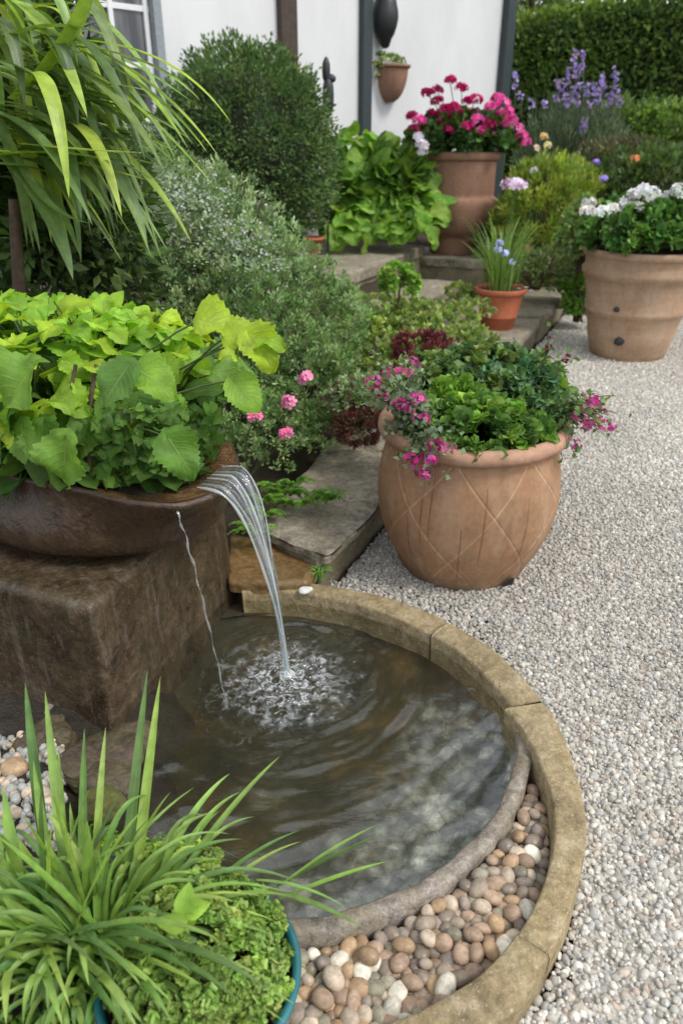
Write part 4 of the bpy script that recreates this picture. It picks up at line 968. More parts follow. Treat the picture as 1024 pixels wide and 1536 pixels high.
for qx, qy in ((627, 205), (634, 228)): umbel(hb, D(qx, qy, 7.45), .035, 10, .025, [(.75, .75, .78)])
solo('white_flower', hb, M_petal, 'white blossom hanging at the left foot of the magenta geraniums', 'flower', D(632, 218, 7.45))

# --- white flowers in the right pot
WC = np.array([RP[0], RP[1], .84]); t = thing('white_geranium', 'white geraniums with dense green leaves in the hooped clay pot at the right edge', 'flowering plant', WC-[0, 0, .1])
bb = B(); bush(bb, WC+[.02, 0, .02], (.46, .42, .27), 320, 9, .062, [(.10, .22, .05), (.14, .28, .06), (.07, .17, .04)], T_round, .10, up=-.15, seed=35); part('foliage', bb, M_leaf, t)
for (px, py) in ((965, 285), (975, 290), (950, 292), (985, 300), (1000, 296), (1018, 284), (1022, 292), (940, 305), (955, 310), (970, 306), (918, 312), (905, 318), (925, 318), (1000, 310), (988, 312), (960, 298), (922, 345), (1012, 338), (882, 305), (880, 318)):
    q = D(px, py, 5.45+rng.uniform(-.05, .15)); hb = B(); umbel(hb, q, rng.uniform(.03, .055), 20, .022, [(.80, .82, .78), (.72, .76, .72)]); part('flower_head', hb, M_petal, t)
# --- grass in the small pot
gb = SPt+[0, 0, .28]; bb = B()
t = thing('potted_grass', 'tufted grass with a few pale blue flowers in the small orange pot', 'grass plant', gb)
for i in range(150):
    a_ = rng.uniform(0, 2*PI); r_s = rng.uniform(0, .12); b0 = gb+[r_s*math.cos(a_), r_s*math.sin(a_), 0]; h_ = rng.uniform(.2, .52); o_ = rng.uniform(.05, .30)
    p2 = b0+[o_*math.cos(a_), o_*math.sin(a_), h_]; strap(bb, b0, b0+[o_*.2*math.cos(a_), o_*.2*math.sin(a_), h_*.8], p2, rng.uniform(.006, .012), pick([(.14, .24, .05), (.20, .32, .07), (.10, .18, .05)], 1)[0], 9)
for (tx_, ty_, w_) in ((730, 312, .02), (688, 320, .018), (800, 318, .02), (690, 350, .015), (790, 345, .018), (735, 340, .02), (765, 330, .014)):
    p2 = D(tx_, ty_, 5.55); strap(bb, gb, (gb+p2)/2+[0, 0, .14], p2, w_, (.17, .29, .06), 12)
part('blades', bb, M_strap, t)
for (px, py) in ((747, 374), (757, 380), (768, 393), (749, 365)):
    hb = B(); umbel(hb, D(px, py, 5.5), .016, 5, .02, [(.50, .58, .82)]); part('flower', hb, M_petal, t)
hb = B(); P = [D(x, y, 5.62) for x, y in ((774, 433), (784, 431), (792, 436))]; V = np.array(P); leaves(hb, T_small, V, np.array([[1, 0, .1]]*3), np.array([[0, 0, 1.]]*3), .05, np.array([[.6, .66, .75]]*3)); solo('fallen_petals', hb, M_petal, 'pale bluish fallen petals on the wall beside the small orange pot', 'petals', P[0])

# --- curly parsley in the teal pot
pc = np.array([TPc[0], TPc[1], .17]); bb = B(); TC = leaf_template(10, 5, 'lobed', .5, .35, .0, 2.0)
bush(bb, pc+[.0, .01, .01], (.152, .16, .115), 420, 16, .0165, [(.24, .36, .08), (.29, .41, .10), (.20, .32, .07)], TC, .030, jit=.07, up=-.12, seed=45, upw=.4, wide=1.2, shell=(.7, 1.04))
t = thing('parsley', 'dense curly bright green parsley in the teal glazed pot', 'plant', pc); part('foliage', bb, M_leaf, t)
bb = B(); twigs(bb, pc, [pc+v*np.array([.12, .12, .09]) for v in sph(40, .1)], .003, (.12, .2, .05)); part('stems', bb, M_stem, t)
q = D(275, 1370, TPc[1]-.02); bb = B(); leaves(bb, T_heart, np.array([q]*4)+rng.normal(size=(4, 3))*.004, np.array([[.1, -.2, -.9], [-.7, -.2, .1], [.7, -.1, .3], [.1, .3, .7]]), np.array([[0, -.8, .5]]*4), .045, pick([(.26, .42, .06)], 4), .8)
solo('seedling', bb, M_broad, 'small pale sprig of smooth leaves poking out between grass and parsley', 'plant', q)

# ================================================================== FOREGROUND GRASS
wsc = .9; gb = G(150, 1500, .05); t = thing('ornamental_grass', 'large clump of long green strap leaves in the lower left corner', 'grass plant', gb)
bb = B(); GC_ = [(.13, .23, .05), (.18, .30, .06), (.22, .34, .08), (.10, .19, .05), (.24, .36, .07)]
def gblade(bx, by, tx_, ty_, Y2, w_, lift=.12, Yb=None, cz=None):
    b0 = G(bx, by, .10) if Yb is None else D(bx, by, Yb); p2 = D(tx_, ty_, Y2); m = (b0+p2)/2; m = b0*.45+p2*.55; m[2] += lift
    strap(bb, b0, m, p2, w_, pick(GC_, 1)[0] if cz is None else cz, 20)
UPR = [(75, 1330, 38, 1022, 1.22, .028), (110, 1400, 68, 1036, 1.18, .026), (125, 1420, 127, 1092, 1.16, .022), (140, 1380, 159, 1090, 1.15, .020), (180, 1420, 222, 1003, 1.22, .026), (195, 1420, 241, 1014, 1.22, .026), (90, 1400, 50, 1140, 1.12, .024), (105, 1420, 88, 1118, 1.14, .022), (20, 1400, -30, 1140, 1.1, .032), (150, 1440, 60, 1250, .95, .03), (50, 1450, 5, 1180, 1., .034)]
for (a1, a2, a3, a4, a5, a6) in UPR: gblade(a1, a2, a3, a4, a5, a6, .02)
RT = [(200, 1400, 345, 1160, 1.12, .02, .10), (210, 1410, 420, 1134, 1.10, .019, .06), (215, 1400, 360, 1188, 1.12, .016, .12), (220, 1420, 330, 1216, 1.08, .018, .10), (230, 1420, 448, 1246, 1.04, .014, .08), (240, 1430, 452, 1262, 1.04, .012, .09), (200, 1440, 382, 1225, 1.08, .014, .16), (250, 1440, 568, 1236, 1.05, .014, .06), (252, 1440, 572, 1250, 1.04, .016, .05), (260, 1430, 580, 1290, 1.02, .016, .04), (255, 1400, 545, 1392, .97, .012, .12), (240, 1400, 500, 1358, 1.0, .012, .09)]
for (a1, a2, a3, a4, a5, a6, a7) in RT[:-5]: gblade(a1, a2, a3, a4, a5, a6, a7)
for (a1, a2, a3, a4, a5, a6, a7) in ((425, 1325, 566, 1237, 1.04, .010, .02), (415, 1330, 574, 1251, 1.03, .013, .015), (420, 1348, 580, 1292, 1.0, .012, .012), (400, 1335, 545, 1392, .93, .014, .03), (385, 1320, 520, 1362, .98, .010, .04)):
    gblade(a1, a2, a3, a4, a5, a6, a7, Yb=1.0)
for i in range(290):
    a_ = rng.uniform(0, 2*PI); rb = rng.uniform(0, .085); b0 = gb+[rb*math.cos(a_)*1.3, rb*math.sin(a_)+.03, .0]
    a2_ = a_+rng.normal()*.5; L_ = rng.uniform(.24, .50); ho = L_*rng.uniform(.35, .85); up_ = L_*rng.uniform(.02, .62)
    p2 = b0+[ho*math.cos(a2_)*.9, ho*math.sin(a2_)*.55, up_]
    if p2[1] < .62: p2[1] = .62+rng.uniform(0, .1)
    if p2[0] > -.02: p2[0] = -.02-rng.uniform(0, .2)
    m = b0+[ho*.3*math.cos(a2_), ho*.25*math.sin(a2_), L_*.75]
    strap(bb, b0, m, p2, rng.uniform(.010, .021), pick(GC_, 1)[0], 18, tipc=None)
for i in range(46):
    px = rng.uniform(20, 250); gblade(rng.uniform(60, 190), rng.uniform(1380, 1460), px+rng.uniform(-60, 60), rng.uniform(1180, 1330), rng.uniform(.85, 1.1), rng.uniform(.012, .022), rng.uniform(.02, .10), Yb=rng.uniform(.85, .98))
for i in range(40):
    x0 = rng.uniform(40, 170); gblade(x0, 1430, x0+rng.uniform(-160, 270), rng.uniform(1400, 1560), rng.uniform(.66, .76), rng.uniform(.012, .02), rng.uniform(.08, .15), Yb=.86)
# drooping front blades
for (a1, a2, a3, a4, Y2, w_, l_) in ((120, 1430, 445, 1508, .72, .018, .12), (110, 1440, 335, 1530, .70, .020, .13), (90, 1440, 262, 1540, .68, .018, .12), (60, 1440, 95, 1540, .66, .02, .12), (40, 1440, 10, 1540, .66, .02, .12), (150, 1430, 430, 1535, .69, .012, .10), (60, 1430, -20, 1400, .8, .02, .1), (80, 1450, 190, 1545, .66, .018, .14), (130, 1440, 300, 1500, .72, .016, .14)):
    gblade(a1, a2, a3, a4, Y2, w_, l_, Yb=.85)
part('blades', bb, M_strap, t)
wsc = 1.0; bb = B(); bush(bb, D(110, 1310, 1.12), (.22, .10, .05), 120, 8, .020, [(.30, .44, .05), (.22, .36, .05)], TC, .03, up=-.1, seed=55)
bush(bb, D(255, 1290, 1.14), (.10, .06, .04), 50, 8, .020, [(.26, .40, .05), (.20, .34, .05)], TC, .03, up=-.1, seed=56)
bush(bb, D(20, 1500, .8), (.14, .16, .10), 120, 8, .022, [(.12, .22, .04), (.16, .30, .05)], TC, .04, up=-.1, seed=57)
solo('creeping_plant', bb, M_leaf, 'low lime green small leaved plant growing between the grass blades on the bank', 'plant', G(130, 1320, .06))

# ================================================================== BACKGROUND LEFT
# --- tall arching strap leaved plant
yb = np.array([-1.65, 2.85, .3]); t = thing('arching_plant', 'tall plant with long arching strap leaves filling the upper left corner', 'plant', yb)
bb = B()
for i in range(4):
    q = yb+[.1*i+.05, -.1+.05*i, 0]; tube(bb, bez(q, q+[.03, 0, .5], q+[-.05+.05*i, .02, 1.0], 10), np.linspace(.05, .03, 10)*rng.uniform(.6, 1), n=9)
part('trunk', bb, M_wood, t)
bb = B(); SG = [(.12, .20, .06), (.16, .25, .07), (.09, .15, .05), (.20, .30, .09)]; YG = [(.30, .42, .05), (.24, .36, .05)]
def sb2(x0, y0, x1, y1, x2, y2, w_, c_, Ya=2.6, Yb_=2.45): strap(bb, D(x0, y0, Ya), D(x1, y1, (Ya+Yb_)/2), D(x2, y2, Yb_), w_, c_, 26, .25)
for a_ in ((-10, 110, 150, 160, 228, 390, .052, SG[1]), (-20, 160, 110, 230, 165, 320, .06, SG[3]), (0, 230, 80, 300, 110, 420, .075, SG[0]), (10, 200, 60, 330, 138, 335, .04, SG[1]), (100, 60, 260, 60, 347, 185, .035, YG[0]), (90, 50, 240, 110, 328, 235, .035, YG[0]), (120, 75, 240, 130, 312, 230, .03, YG[1]), (110, 70, 230, 80, 300, 150, .04, SG[3]), (20, 150, 140, 60, 140, -60, .08, YG[1]),
           (60, 130, 180, 120, 230, 140, .028, SG[3]), (40, 90, 160, 150, 268, 250, .04, SG[0]), (0, 60, 100, 20, 170, 60, .05, SG[1]), (80, 170, 190, 200, 250, 260, .045, SG[2]), (120, 180, 200, 260, 222, 385, .05, SG[0]), (70, 70, 200, 130, 325, 285, .032, YG[1]), (30, 120, 120, 130, 215, 200, .045, SG[0])): sb2(*a_)
for i in range(210):
    x0, y0 = rng.uniform(-60, 110), rng.uniform(-40, 250); L_ = rng.uniform(120, 290); an = rng.uniform(-.3, 1.3)
    Ya = rng.uniform(2.5, 3.1); x2 = x0+L_*math.cos(an); y2 = y0+L_*math.sin(an)*.9+30
    if x2 > 300 or x2 > 150 and y2 < 150 or y2 > 400: continue
    sb2(x0, y0, x0+(x2-x0)*.45+12, min(y0, y2)+rng.uniform(-30, 25), x2, y2, rng.uniform(.03, .062), pick(SG if rng.random() < .75 else YG, 1)[0], Ya, Ya-rng.uniform(-.2, .3))
part('leaves', bb, M_strap, t)
# thin dry stalk plant behind bowl
bb = B(); bush(bb, D(60, 300, 3.35), (.55, .3, .75), 420, 16, .085, [(.05, .09, .03), (.08, .13, .04), (.11, .18, .05)], T_thin, .16, up=-.9, seed=61, wide=2.6, shell=(.2, 1.03))
bush(bb, D(10, 250, 3.5), (.4, .2, .5), 300, 16, .085, [(.05, .09, .03), (.07, .11, .035)], T_thin, .16, up=-.9, seed=63, wide=2.8, shell=(.1, 1.03))
bush(bb, D(-20, 90, 3.4), (.42, .3, .5), 200, 14, .09, [(.05, .09, .03), (.09, .15, .04)], T_thin, .16, up=-.9, seed=62, wide=2.)
solo('leafy_shrub', bb, M_leaf, 'dark shrub behind the arching strap leaved plant at the left edge', 'shrub', D(60, 340, 3.1)*[1, 1, 0]+[0, 0, .3])

# --- silvery shrubs (fine foliage)
SIL = [(.21, .31, .13), (.27, .37, .17), (.16, .25, .10), (.33, .42, .23)]; SG2 = [(.13, .22, .07), (.18, .28, .09), (.10, .18, .055), (.22, .32, .12)]
t = thing('silver_shrub', 'feathery silver green shrub dusted with tiny white flowers below the clipped bush', 'shrub', D(300, 480, 3.9)*[1, 1, 0]+[0, 0, .3])
bb = B()
for (px, py, Y_, rx, rz_, nc) in ((215, 300, 4.0, .34, .28, 330), (290, 345, 3.9, .38, .30, 420), (350, 400, 3.8, .36, .26, 380), (230, 400, 3.7, .36, .35, 300)):
    bush(bb, D(px, py, Y_), (rx, .35, rz_), nc, 26, .025, SIL, T_tiny, .085, up=-.5, shell=(.7, 1.14), lump=.2, seed=nc, out=.5, upw=.8, spread=1.1, wide=1.0)
part('foliage', bb, M_dull, t)
bb = B(); Pn = []
for (px, py, rx, ry, n_f) in ((270, 300, 60, 35, 420), (330, 360, 60, 40, 420), (240, 340, 50, 50, 200), (380, 400, 50, 30, 250)):
    for i in range(n_f):
        x = px+rng.normal()*rx*.6; y = py+rng.normal()*ry*.7; Pn.append(D(x, y, 3.52+rng.uniform(-.06, .16)))
Pn = np.array(Pn); florets(bb, Pn, np.c_[rng.normal(size=len(Pn))*.4, -.6+.3*rng.normal(size=len(Pn)), np.full(len(Pn), .7)], .0055*rng.uniform(.6, 1.4, len(Pn)), pick([(.50, .55, .50), (.34, .40, .33)], len(Pn)))
o_ = part('tiny_flowers', bb, M_petal, t); o_['kind'] = 'stuff'
bb = B(); twigs(bb, t.location, [D(px, py, 3.9) for px, py in rng.uniform((180, 260), (400, 420), (60, 2))], .008); part('branches_or_core', bb, M_wood, t)
t = thing('grey_green_shrub', 'wide fine leaved grey green shrub between the fountain and the low wall', 'shrub', D(430, 600, 3.5)*[1, 1, 0]+[0, 0, .15])
bb = B()
for (px, py, Y_, rx, rz_, nc) in ((430, 440, 3.9, .33, .24, 330), (480, 500, 3.7, .24, .24, 280), (400, 530, 3.5, .30, .28, 350), (460, 590, 3.35, .22, .22, 260), (340, 500, 3.5, .30, .30, 250), (400, 640, 3.15, .20, .13, 150), (475, 640, 3.2, .14, .12, 110), (345, 600, 3.2, .2, .2, 140)):
    bush(bb, D(px, py, Y_), (rx, .28, rz_), nc, 28, .022, SG2+SIL[:2], T_tiny, .08, up=-.6, shell=(.7, 1.14), lump=.2, seed=nc, out=.5, upw=.7, spread=1.1)
part('foliage', bb, M_dull, t)
bb = B(); twigs(bb, t.location, [D(px, py, 3.6) for px, py in rng.uniform((330, 420), (520, 620), (70, 2))], .008); part('branches_or_core', bb, M_wood, t)
# pink blossoms on thin stems
t = thing('pink_flower_plant', 'four pale pink blossoms on thin stems in front of the grey green shrub', 'flowering plant', D(380, 715, 2.75)); sb_ = B()
for (px, py) in ((459, 567), (433, 603), (383, 626), (430, 652)):
    q = D(px, py, 2.72); hb = B(); umbel(hb, q, .022, 15, .018, [(.80, .28, .48), (.85, .40, .58), (.80, .33, .52)], .8); part('flower', hb, M_petal, t)
    tube(sb_, bez(D(375, 715, 2.8), D(px-25, (py+715)/2, 2.85), q+[0, .012, -.005], 12), .0024, n=5)
part('stems', sb_, M_stem, t)
# ferny green edging plant
bb = B()
for (x0, y0) in ((395, 745), (430, 735), (470, 740), (400, 765), (445, 750), (385, 790), (490, 742), (410, 725), (440, 722)):
    for k_ in range(11):
        b0 = D(x0, y0+10, 2.56-(y0-740)*.003); a_ = rng.uniform(-.6, 3.7); L_ = rng.uniform(.05, .11); p2 = b0+[L_*math.cos(a_), -abs(L_*math.sin(a_))*.6, rng.uniform(-.01, .04)]
        Pz = bez(b0, (b0+p2)/2+[0, 0, .05], p2, 12); k2 = np.repeat(np.arange(2, 12), 2); sd_ = np.tile([-1, 1], 10); T_ = unit(p2-b0); S_ = np.cross(T_, [0, 0, 1.])
        leaves(bb, T_small, Pz[k2], T_*.5+S_*sd_[:, None]+[0, 0, .1], np.tile([0, -.2, 1.], (20, 1)), .024*(1.15-.075*k2)*rng.uniform(.7, 1.2, 20), pick([(.12, .26, .035), (.18, .34, .045), (.09, .2, .03)], 20), 1.4)
solo('fern', bb, M_leaf, 'bright green ferny plant spreading over the near end of the low wall', 'fern', D(420, 760, 2.7))
bb = B(); b0 = G(480, 866, .09)
for k_ in range(26): a_ = rng.uniform(0, 6.28); strap(bb, b0+rng.normal(size=3)*[.015, .015, 0], b0+[.02*math.cos(a_), .02*math.sin(a_), .05], b0+[.05*math.cos(a_), .05*math.sin(a_), .03], .006, (.14, .30, .05), 7)
solo('weed', bb, M_leaf, 'tiny green weed in the gap between the wet ochre slab and the low wall', 'plant', b0)
# dark red spiky plant on the wall
bb = B(); q = D(535, 636, 3.0); RED = [(.13, .045, .04), (.20, .07, .055), (.09, .05, .035), (.16, .12, .08)]
bush(bb, q, (.10, .10, .085), 220, 16, .030, RED, T_thin, .03, up=-.8, seed=71, out=1.1, wide=1.3); bush(bb, q+[-.02, .05, .10], (.13, .1, .09), 160, 12, .022, SIL+[(.18, .12, .09)], T_tiny, .05, up=-.4, seed=72)
solo('heather', bb, M_dull, 'dark red brown spiky mound on the low wall left of the diamond pot', 'plant', q-[0, 0, .1])
bb = B(); q = D(632, 540, 3.7); bush(bb, q+[0, 0, .02], (.17, .12, .13), 200, 12, .028, [(.16, .035, .045), (.22, .06, .07), (.11, .03, .035)], T_tiny, .05, up=-.5, seed=73, upw=1.); twigs(bb, q-[0, 0, .2], [q+v*.12 for v in sph(12, .1)], .003, (.1, .03, .03))
solo('red_barberry', bb, M_dull, 'small dark red leaved shrub behind the diamond patterned pot', 'shrub', q-[0, 0, .2])
# ground cover on the step
GCV = [(.20, .28, .07), (.28, .36, .09), (.14, .22, .05), (.24, .30, .12)]
bb = B()
for (px, py, Y_, rx, rz_, nc) in ((560, 470, 4.7, .25, .10, 120), (600, 500, 4.4, .28, .12, 150), (570, 540, 4.0, .22, .14, 140), (650, 480, 4.7, .28, .10, 120), (540, 500, 4.2, .15, .13, 90), (625, 470, 4.9, .2, .08, 70), (590, 570, 3.6, .17, .12, 90), (690, 520, 4.2, .2, .1, 100), (510, 560, 3.8, .10, .13, 60), (712, 462, 5.4, .12, .05, 40), (535, 610, 3.3, .10, .07, 60), (640, 520, 4.0, .14, .08, 60), (820, 425, 6.6, .22, .07, 70), (690, 440, 5.9, .10, .06, 40), (565, 600, 3.3, .14, .08, 60)):
    bush(bb, D(px, py, Y_), (rx, .22, rz_), nc, 10, .038, GCV, T_small, .06, up=-.3, seed=nc+1)
solo('ground_cover_plant', bb, M_leaf, 'patch of yellow green ground cover spreading over the low wall below the steps', 'plant', D(600, 560, 4.2))
t = thing('sapling', 'small bright green sapling standing in the ground cover below the steps', 'sapling', D(598, 490, 4.5)); bb = B(); q = D(600, 425, 4.5)
tube(bb, bez(D(598, 495, 4.5), D(595, 460, 4.5), q, 8), .006, n=6); part('stem', bb, M_wood, t)
bb = B(); bush(bb, q, (.10, .08, .09), 36, 8, .045, [(.16, .30, .05), (.22, .38, .06)], T_lobe, .05, up=-.5, seed=81); part('foliage', bb, M_leaf, t)

# --- clipped round bush
q = np.array([-.71, 6.35, 1.42]); t = thing('clipped_bush', 'large clipped round dark green bush against the white house wall', 'shrub', q*[1, 1, 0]+[0, 0, .5])
bb = B(); bush(bb, q, (.67, .62, .69), 1500, 24, .036, [(.08, .145, .05), (.11, .18, .06), (.065, .12, .04), (.14, .215, .065)], T_tiny, .12, up=-.95, seed=91, lump=.10, shell=(.84, 1.05), wide=1.3)
part('foliage', bb, M_dull, t)
bb = B(); rock(bb, q, (.54, .5, .56), 4, 3, rough=.05); part('branches_or_core', bb, simple('shaded_core', (.018, .026, .010), .95, 1., 20, .5), t)  # solid core, not twigs; inner shade put into its dark colour
bb = B(); tube(bb, [q*[1, 1, 0]+[0, 0, .45], q*[1, 1, 0]+[0, 0, .9]], [.07, .05], n=9); part('trunk', bb, M_wood, t)
q = D(470, 366, 5.9); t = thing('terracotta_pot', 'small reddish pot half hidden under the clipped round bush', 'plant pot', q-[0, 0, .06]); bb = B(); lathe(bb, [(.05, -.06), (.07, .03), (.075, .03)], q[0], q[1], q[2], 24); part('body', bb, M_clay3, t)
bb = B(); lathe(bb, [(.074, .028), (.082, .032), (.082, .05), (.07, .05)], q[0], q[1], q[2], 24); part('rim', bb, M_clay3, t)
# --- hosta like plants
t = thing('heart_leaved_plant', 'bank of large yellow green heart shaped leaves between the clipped bush and the tall pot', 'plant', np.array([.35, 7.4, .55]))
PP = []; dd = []; nn_ = []; sz = []
for i in range(420):
    px = rng.uniform(498, 648); f = (px-500)/145; py = rng.uniform(195+25*abs(f-.3), 352); Y_ = 7.0+ (352-py)/150*.8+rng.uniform(0, .12); v = D(px, py, Y_)
    if any(np.linalg.norm(v-p_) < .06 for p_ in PP): continue
    PP.append(v); dd.append(np.array([rng.normal()*.8, -.5, -.45+rng.normal()*.45])); nn_.append(np.array([rng.normal()*.5, -.4+rng.normal()*.3, .8])); sz.append(rng.uniform(.12, .21))
bb = B(); leaves(bb, T_big, np.array(PP), np.array(dd), np.array(nn_), np.array(sz), pick([(.16, .31, .04), (.22, .38, .05), (.13, .26, .04)], len(PP)), 1.05); 
bush(bb, (.35, 7.65, .95), (.58, .35, .42), 60, 6, .17, [(.08, .17, .03), (.11, .22, .035)], T_heart, .12, up=-.3)
part('foliage', bb, M_broad, t)

# ================================================================== HOUSE
Hc = np.array([1.98, 10.5]); Hd = np.array([-.7071, -.7071]); Hn = np.array([.7071, -.7071])   # along the wall to the left, outward normal
def hray(px):      # distance along the wall for a picture column (at eye level)
    k_ = (px-512)/FOC*math.cos(PITCH); return (Hc[0]-k_*Hc[1])/(-Hd[0]+k_*Hd[1])
def hw(a_, dn, z): q = Hc+Hd*a_+Hn*dn; return [q[0], q[1], z]
def hbox(b, a0, a1, n0, n1, z0, z1):
    V = [hw(a0, n0, z0), hw(a1, n0, z0), hw(a1, n1, z0), hw(a0, n1, z0), hw(a0, n0, z1), hw(a1, n0, z1), hw(a1, n1, z1), hw(a0, n1, z1)]
    b.add(V, [np.array([[0,1,2,3],[4,7,6,5],[0,4,5,1],[1,5,6,2],[2,6,7,3],[3,7,4,0]])])
t = thing('house', 'white rendered house with dark timber posts and a small paned window', 'house', (*(Hc+Hd*4), .5))
wa0, wa1 = hray(262)+.02, hray(262)+1.45
bb = B()
for A_, C_, z0, z1 in ((0, wa0, .2, 5.2), (wa1, 10, .2, 5.2), (wa0, wa1, .2, 1.55), (wa0, wa1, 2.9, 5.2)): hbox(bb, A_+ (0 if A_ == 0 else .0005), C_, -.35, 0, z0, z1)
hbox(bb, .001, .35, -5, -.351, .2, 5.2); part('wall', bb, M_wall, t, smooth=False)
bb = B(); V = [hw(-.5, .6, 5.0), hw(10.5, .6, 5.0), hw(10.5, -2.8, 7.4), hw(-.5, -2.8, 7.4), hw(-.5, .6, 4.88), hw(10.5, .6, 4.88), hw(10.5, -2.8, 7.28), hw(-.5, -2.8, 7.28)]
bb.add(V, [np.array([[0,1,2,3],[4,7,6,5],[0,4,5,1],[1,5,6,2],[2,6,7,3],[3,7,4,0]])]); part('roof', bb, simple('roof_tile', (.12, .06, .04), .8, .5, 20, .3), t, smooth=False)
for (px, wd, m_, lab, z0) in ((543, .10, M_post, 'dark blue green post behind the wall basket', .3), (432, .145, M_brownpost, 'dark brown post above the clipped bush', .3)):
    bb = B(); a_ = hray(px); hbox(bb, a_-wd/2*1.3, a_+wd/2*1.3, .002, .07, z0, 5.0); part('post', bb, m_, t, lab, smooth=False)
bb = B(); hbox(bb, -.06, .11, .002, .09, .3, 5.0); part('post', bb, M_post, t, 'dark blue green corner post', smooth=False)
bb = B()
fw = .075
for A_, C_, z0, z1 in ((wa0, wa0+fw, 1.55, 2.9), (wa1-fw, wa1, 1.55, 2.9), (wa0+fw, wa1-fw, 1.55, 1.62), (wa0+fw, wa1-fw, 2.83, 2.9)): hbox(bb, A_, C_, -.12, .015, z0, z1)
wf = part('window', bb, M_greyframe, t, smooth=False)
bb = B()
for a_ in (wa0+fw+.03, wa0+.42, wa0+.78, wa1-fw-.03): hbox(bb, a_-.02, a_+.02, -.10, -.05, 1.62, 2.83)
for z_ in (1.645, 2.03, 2.42, 2.81): hbox(bb, wa0+fw, wa1-fw, -.094, -.056, z_-.02, z_+.02)
part('frame', bb, M_white, wf, smooth=False)
bb = B(); hbox(bb, wa0+fw, wa1-fw, -.085, -.075, 1.62, 2.83); part('pane', bb, M_pane, wf, smooth=False)
bb = B(); hbox(bb, wa0-.05, wa1+.05, .016, .08, 1.5, 1.545); part('sill', bb, M_greyframe, wf, smooth=False)
# wall hangings
def wallpt(px, py, dn=.0):
    a_ = hray(px)
    r_ = ray(px, py)
    # intersect ray with plane
    p0 = np.array([*(Hc+Hn*dn), 0]); n3 = np.array([*Hn, 0]); tt = np.dot(p0-[0, 0, CAM_H], n3)/np.dot(r_, n3); return r_*tt+[0, 0, CAM_H]
q = wallpt(578, 28, .09); bb = B(); V0, F0 = ico(3); V = V0.copy(); V[:, 2] *= 1+.0; V = V*(1+.06*np.sin(V0[:, 2:3]*12)); V[:, 0:2] *= (1-.30*np.clip(-V0[:, 2:3], 0, 1))
t = thing('wall_lantern', 'black oval cast iron ornament hanging high on the white house wall', 'wall ornament', q)
bb.add(V*[.13, .13, .25]+q, [F0]); part('body', bb, M_dark, t); bb = B(); tube(bb, [q+[0, 0, .24], q+[0, 0, .33], q+[-.06, .06, .35]], .012, n=6); part('hook', bb, M_dark, t)
q = wallpt(584, 100, .03); t = thing('wall_basket', 'brown half round terracotta planter hung on the white house wall', 'hanging planter', q)
bb = B(); n_ = 28; V = []; rows = 12
for i in range(rows+1):
    f = i/rows; r_b = .19*math.sqrt(max(0, 1-(f*.97)**2.2)); z = -.33*f
    for j in range(n_+1):
        a_ = PI*j/n_; p_ = -Hd*math.cos(a_)*r_b+Hn*math.sin(a_)*r_b*1.05; V.append([q[0]+p_[0], q[1]+p_[1], q[2]+z])
bb.add(V, [grid_faces(rows+1, n_+1)]); part('basket', bb, M_clay2, t)
bb = B(); rr_ = [np.array([*(q[:2]-Hd*math.cos(a_)*.20+Hn*math.sin(a_)*.21), q[2]]) for a_ in np.linspace(0, PI, 30)]; tube(bb, rr_, .018, n=8); part('rim', bb, M_clay2, t)
bb = B(); e_ = np.array([*(q[:2]-Hd*.21), q[2]]); tube(bb, [e_+[0, 0, -.02], e_+[.03, 0, .05], e_+[.01, 0, .10], e_+[-.04, 0, .08]], .008, n=6); part('hook', bb, M_dark, t)
bb = B(); bush(bb, q+[-.06, -.08, .02], (.20, .13, .08), 70, 8, .04, [(.22, .30, .08), (.16, .26, .09), (.3, .34, .14)], T_small, .05, up=-.4)
bush(bb, q+[-.17, -.14, -.05], (.06, .06, .08), 16, 8, .04, [(.30, .36, .12), (.22, .30, .10)], T_small, .04, up=-.6); solo('trailing_plant', bb, M_leaf, 'pale green plant trailing from the brown wall planter', 'plant', q)
q = D(490, 130, 6.9); t = thing('garden_stake', 'thin black iron garden ornament on a stake against the white wall beside the clipped bush', 'garden ornament', q*[1, 1, 0]+[0, 0, .5])
bb = B(); tube(bb, [[q[0], q[1], .5], [q[0], q[1], q[2]]], .012, n=6); part('stake', bb, M_dark, t)
bb = B(); V0, F0 = ico(2); bb.add(V0*[.035, .035, .10]+D(489, 106, 6.9), [F0]); bb.add(V0*[.05, .03, .035]+D(495, 118, 6.9), [F0]); bb.add(V0*[.05, .05, .16]+D(492, 145, 6.9), [F0]); part('finial', bb, M_dark, t)

# ================================================================== BACKGROUND RIGHT
# hedge
h0, h1 = np.array([1.9, 13.6]), np.array([7.2, 10.6]); hv = h1-h0; hl = np.linalg.norm(hv); hv /= hl; hn = np.array([-hv[1], hv[0]]); hn = hn if hn[1] < 0 else -hn
t = thing('hedge', 'tall clipped dark green hedge closing the garden behind the right hand border', 'hedge', (*((h0+h1)/2), .3))
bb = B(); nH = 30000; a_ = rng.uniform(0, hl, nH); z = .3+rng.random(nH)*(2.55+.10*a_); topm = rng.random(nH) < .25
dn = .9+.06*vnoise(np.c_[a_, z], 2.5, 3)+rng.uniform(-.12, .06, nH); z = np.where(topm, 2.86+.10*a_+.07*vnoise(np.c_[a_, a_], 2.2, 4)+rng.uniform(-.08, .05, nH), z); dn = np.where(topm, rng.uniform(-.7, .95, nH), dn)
xy = h0+hv*a_[:, None]+hn*dn[:, None]; nor = np.where(topm[:, None], [0, 0, 1.], [hn[0], hn[1], .2])
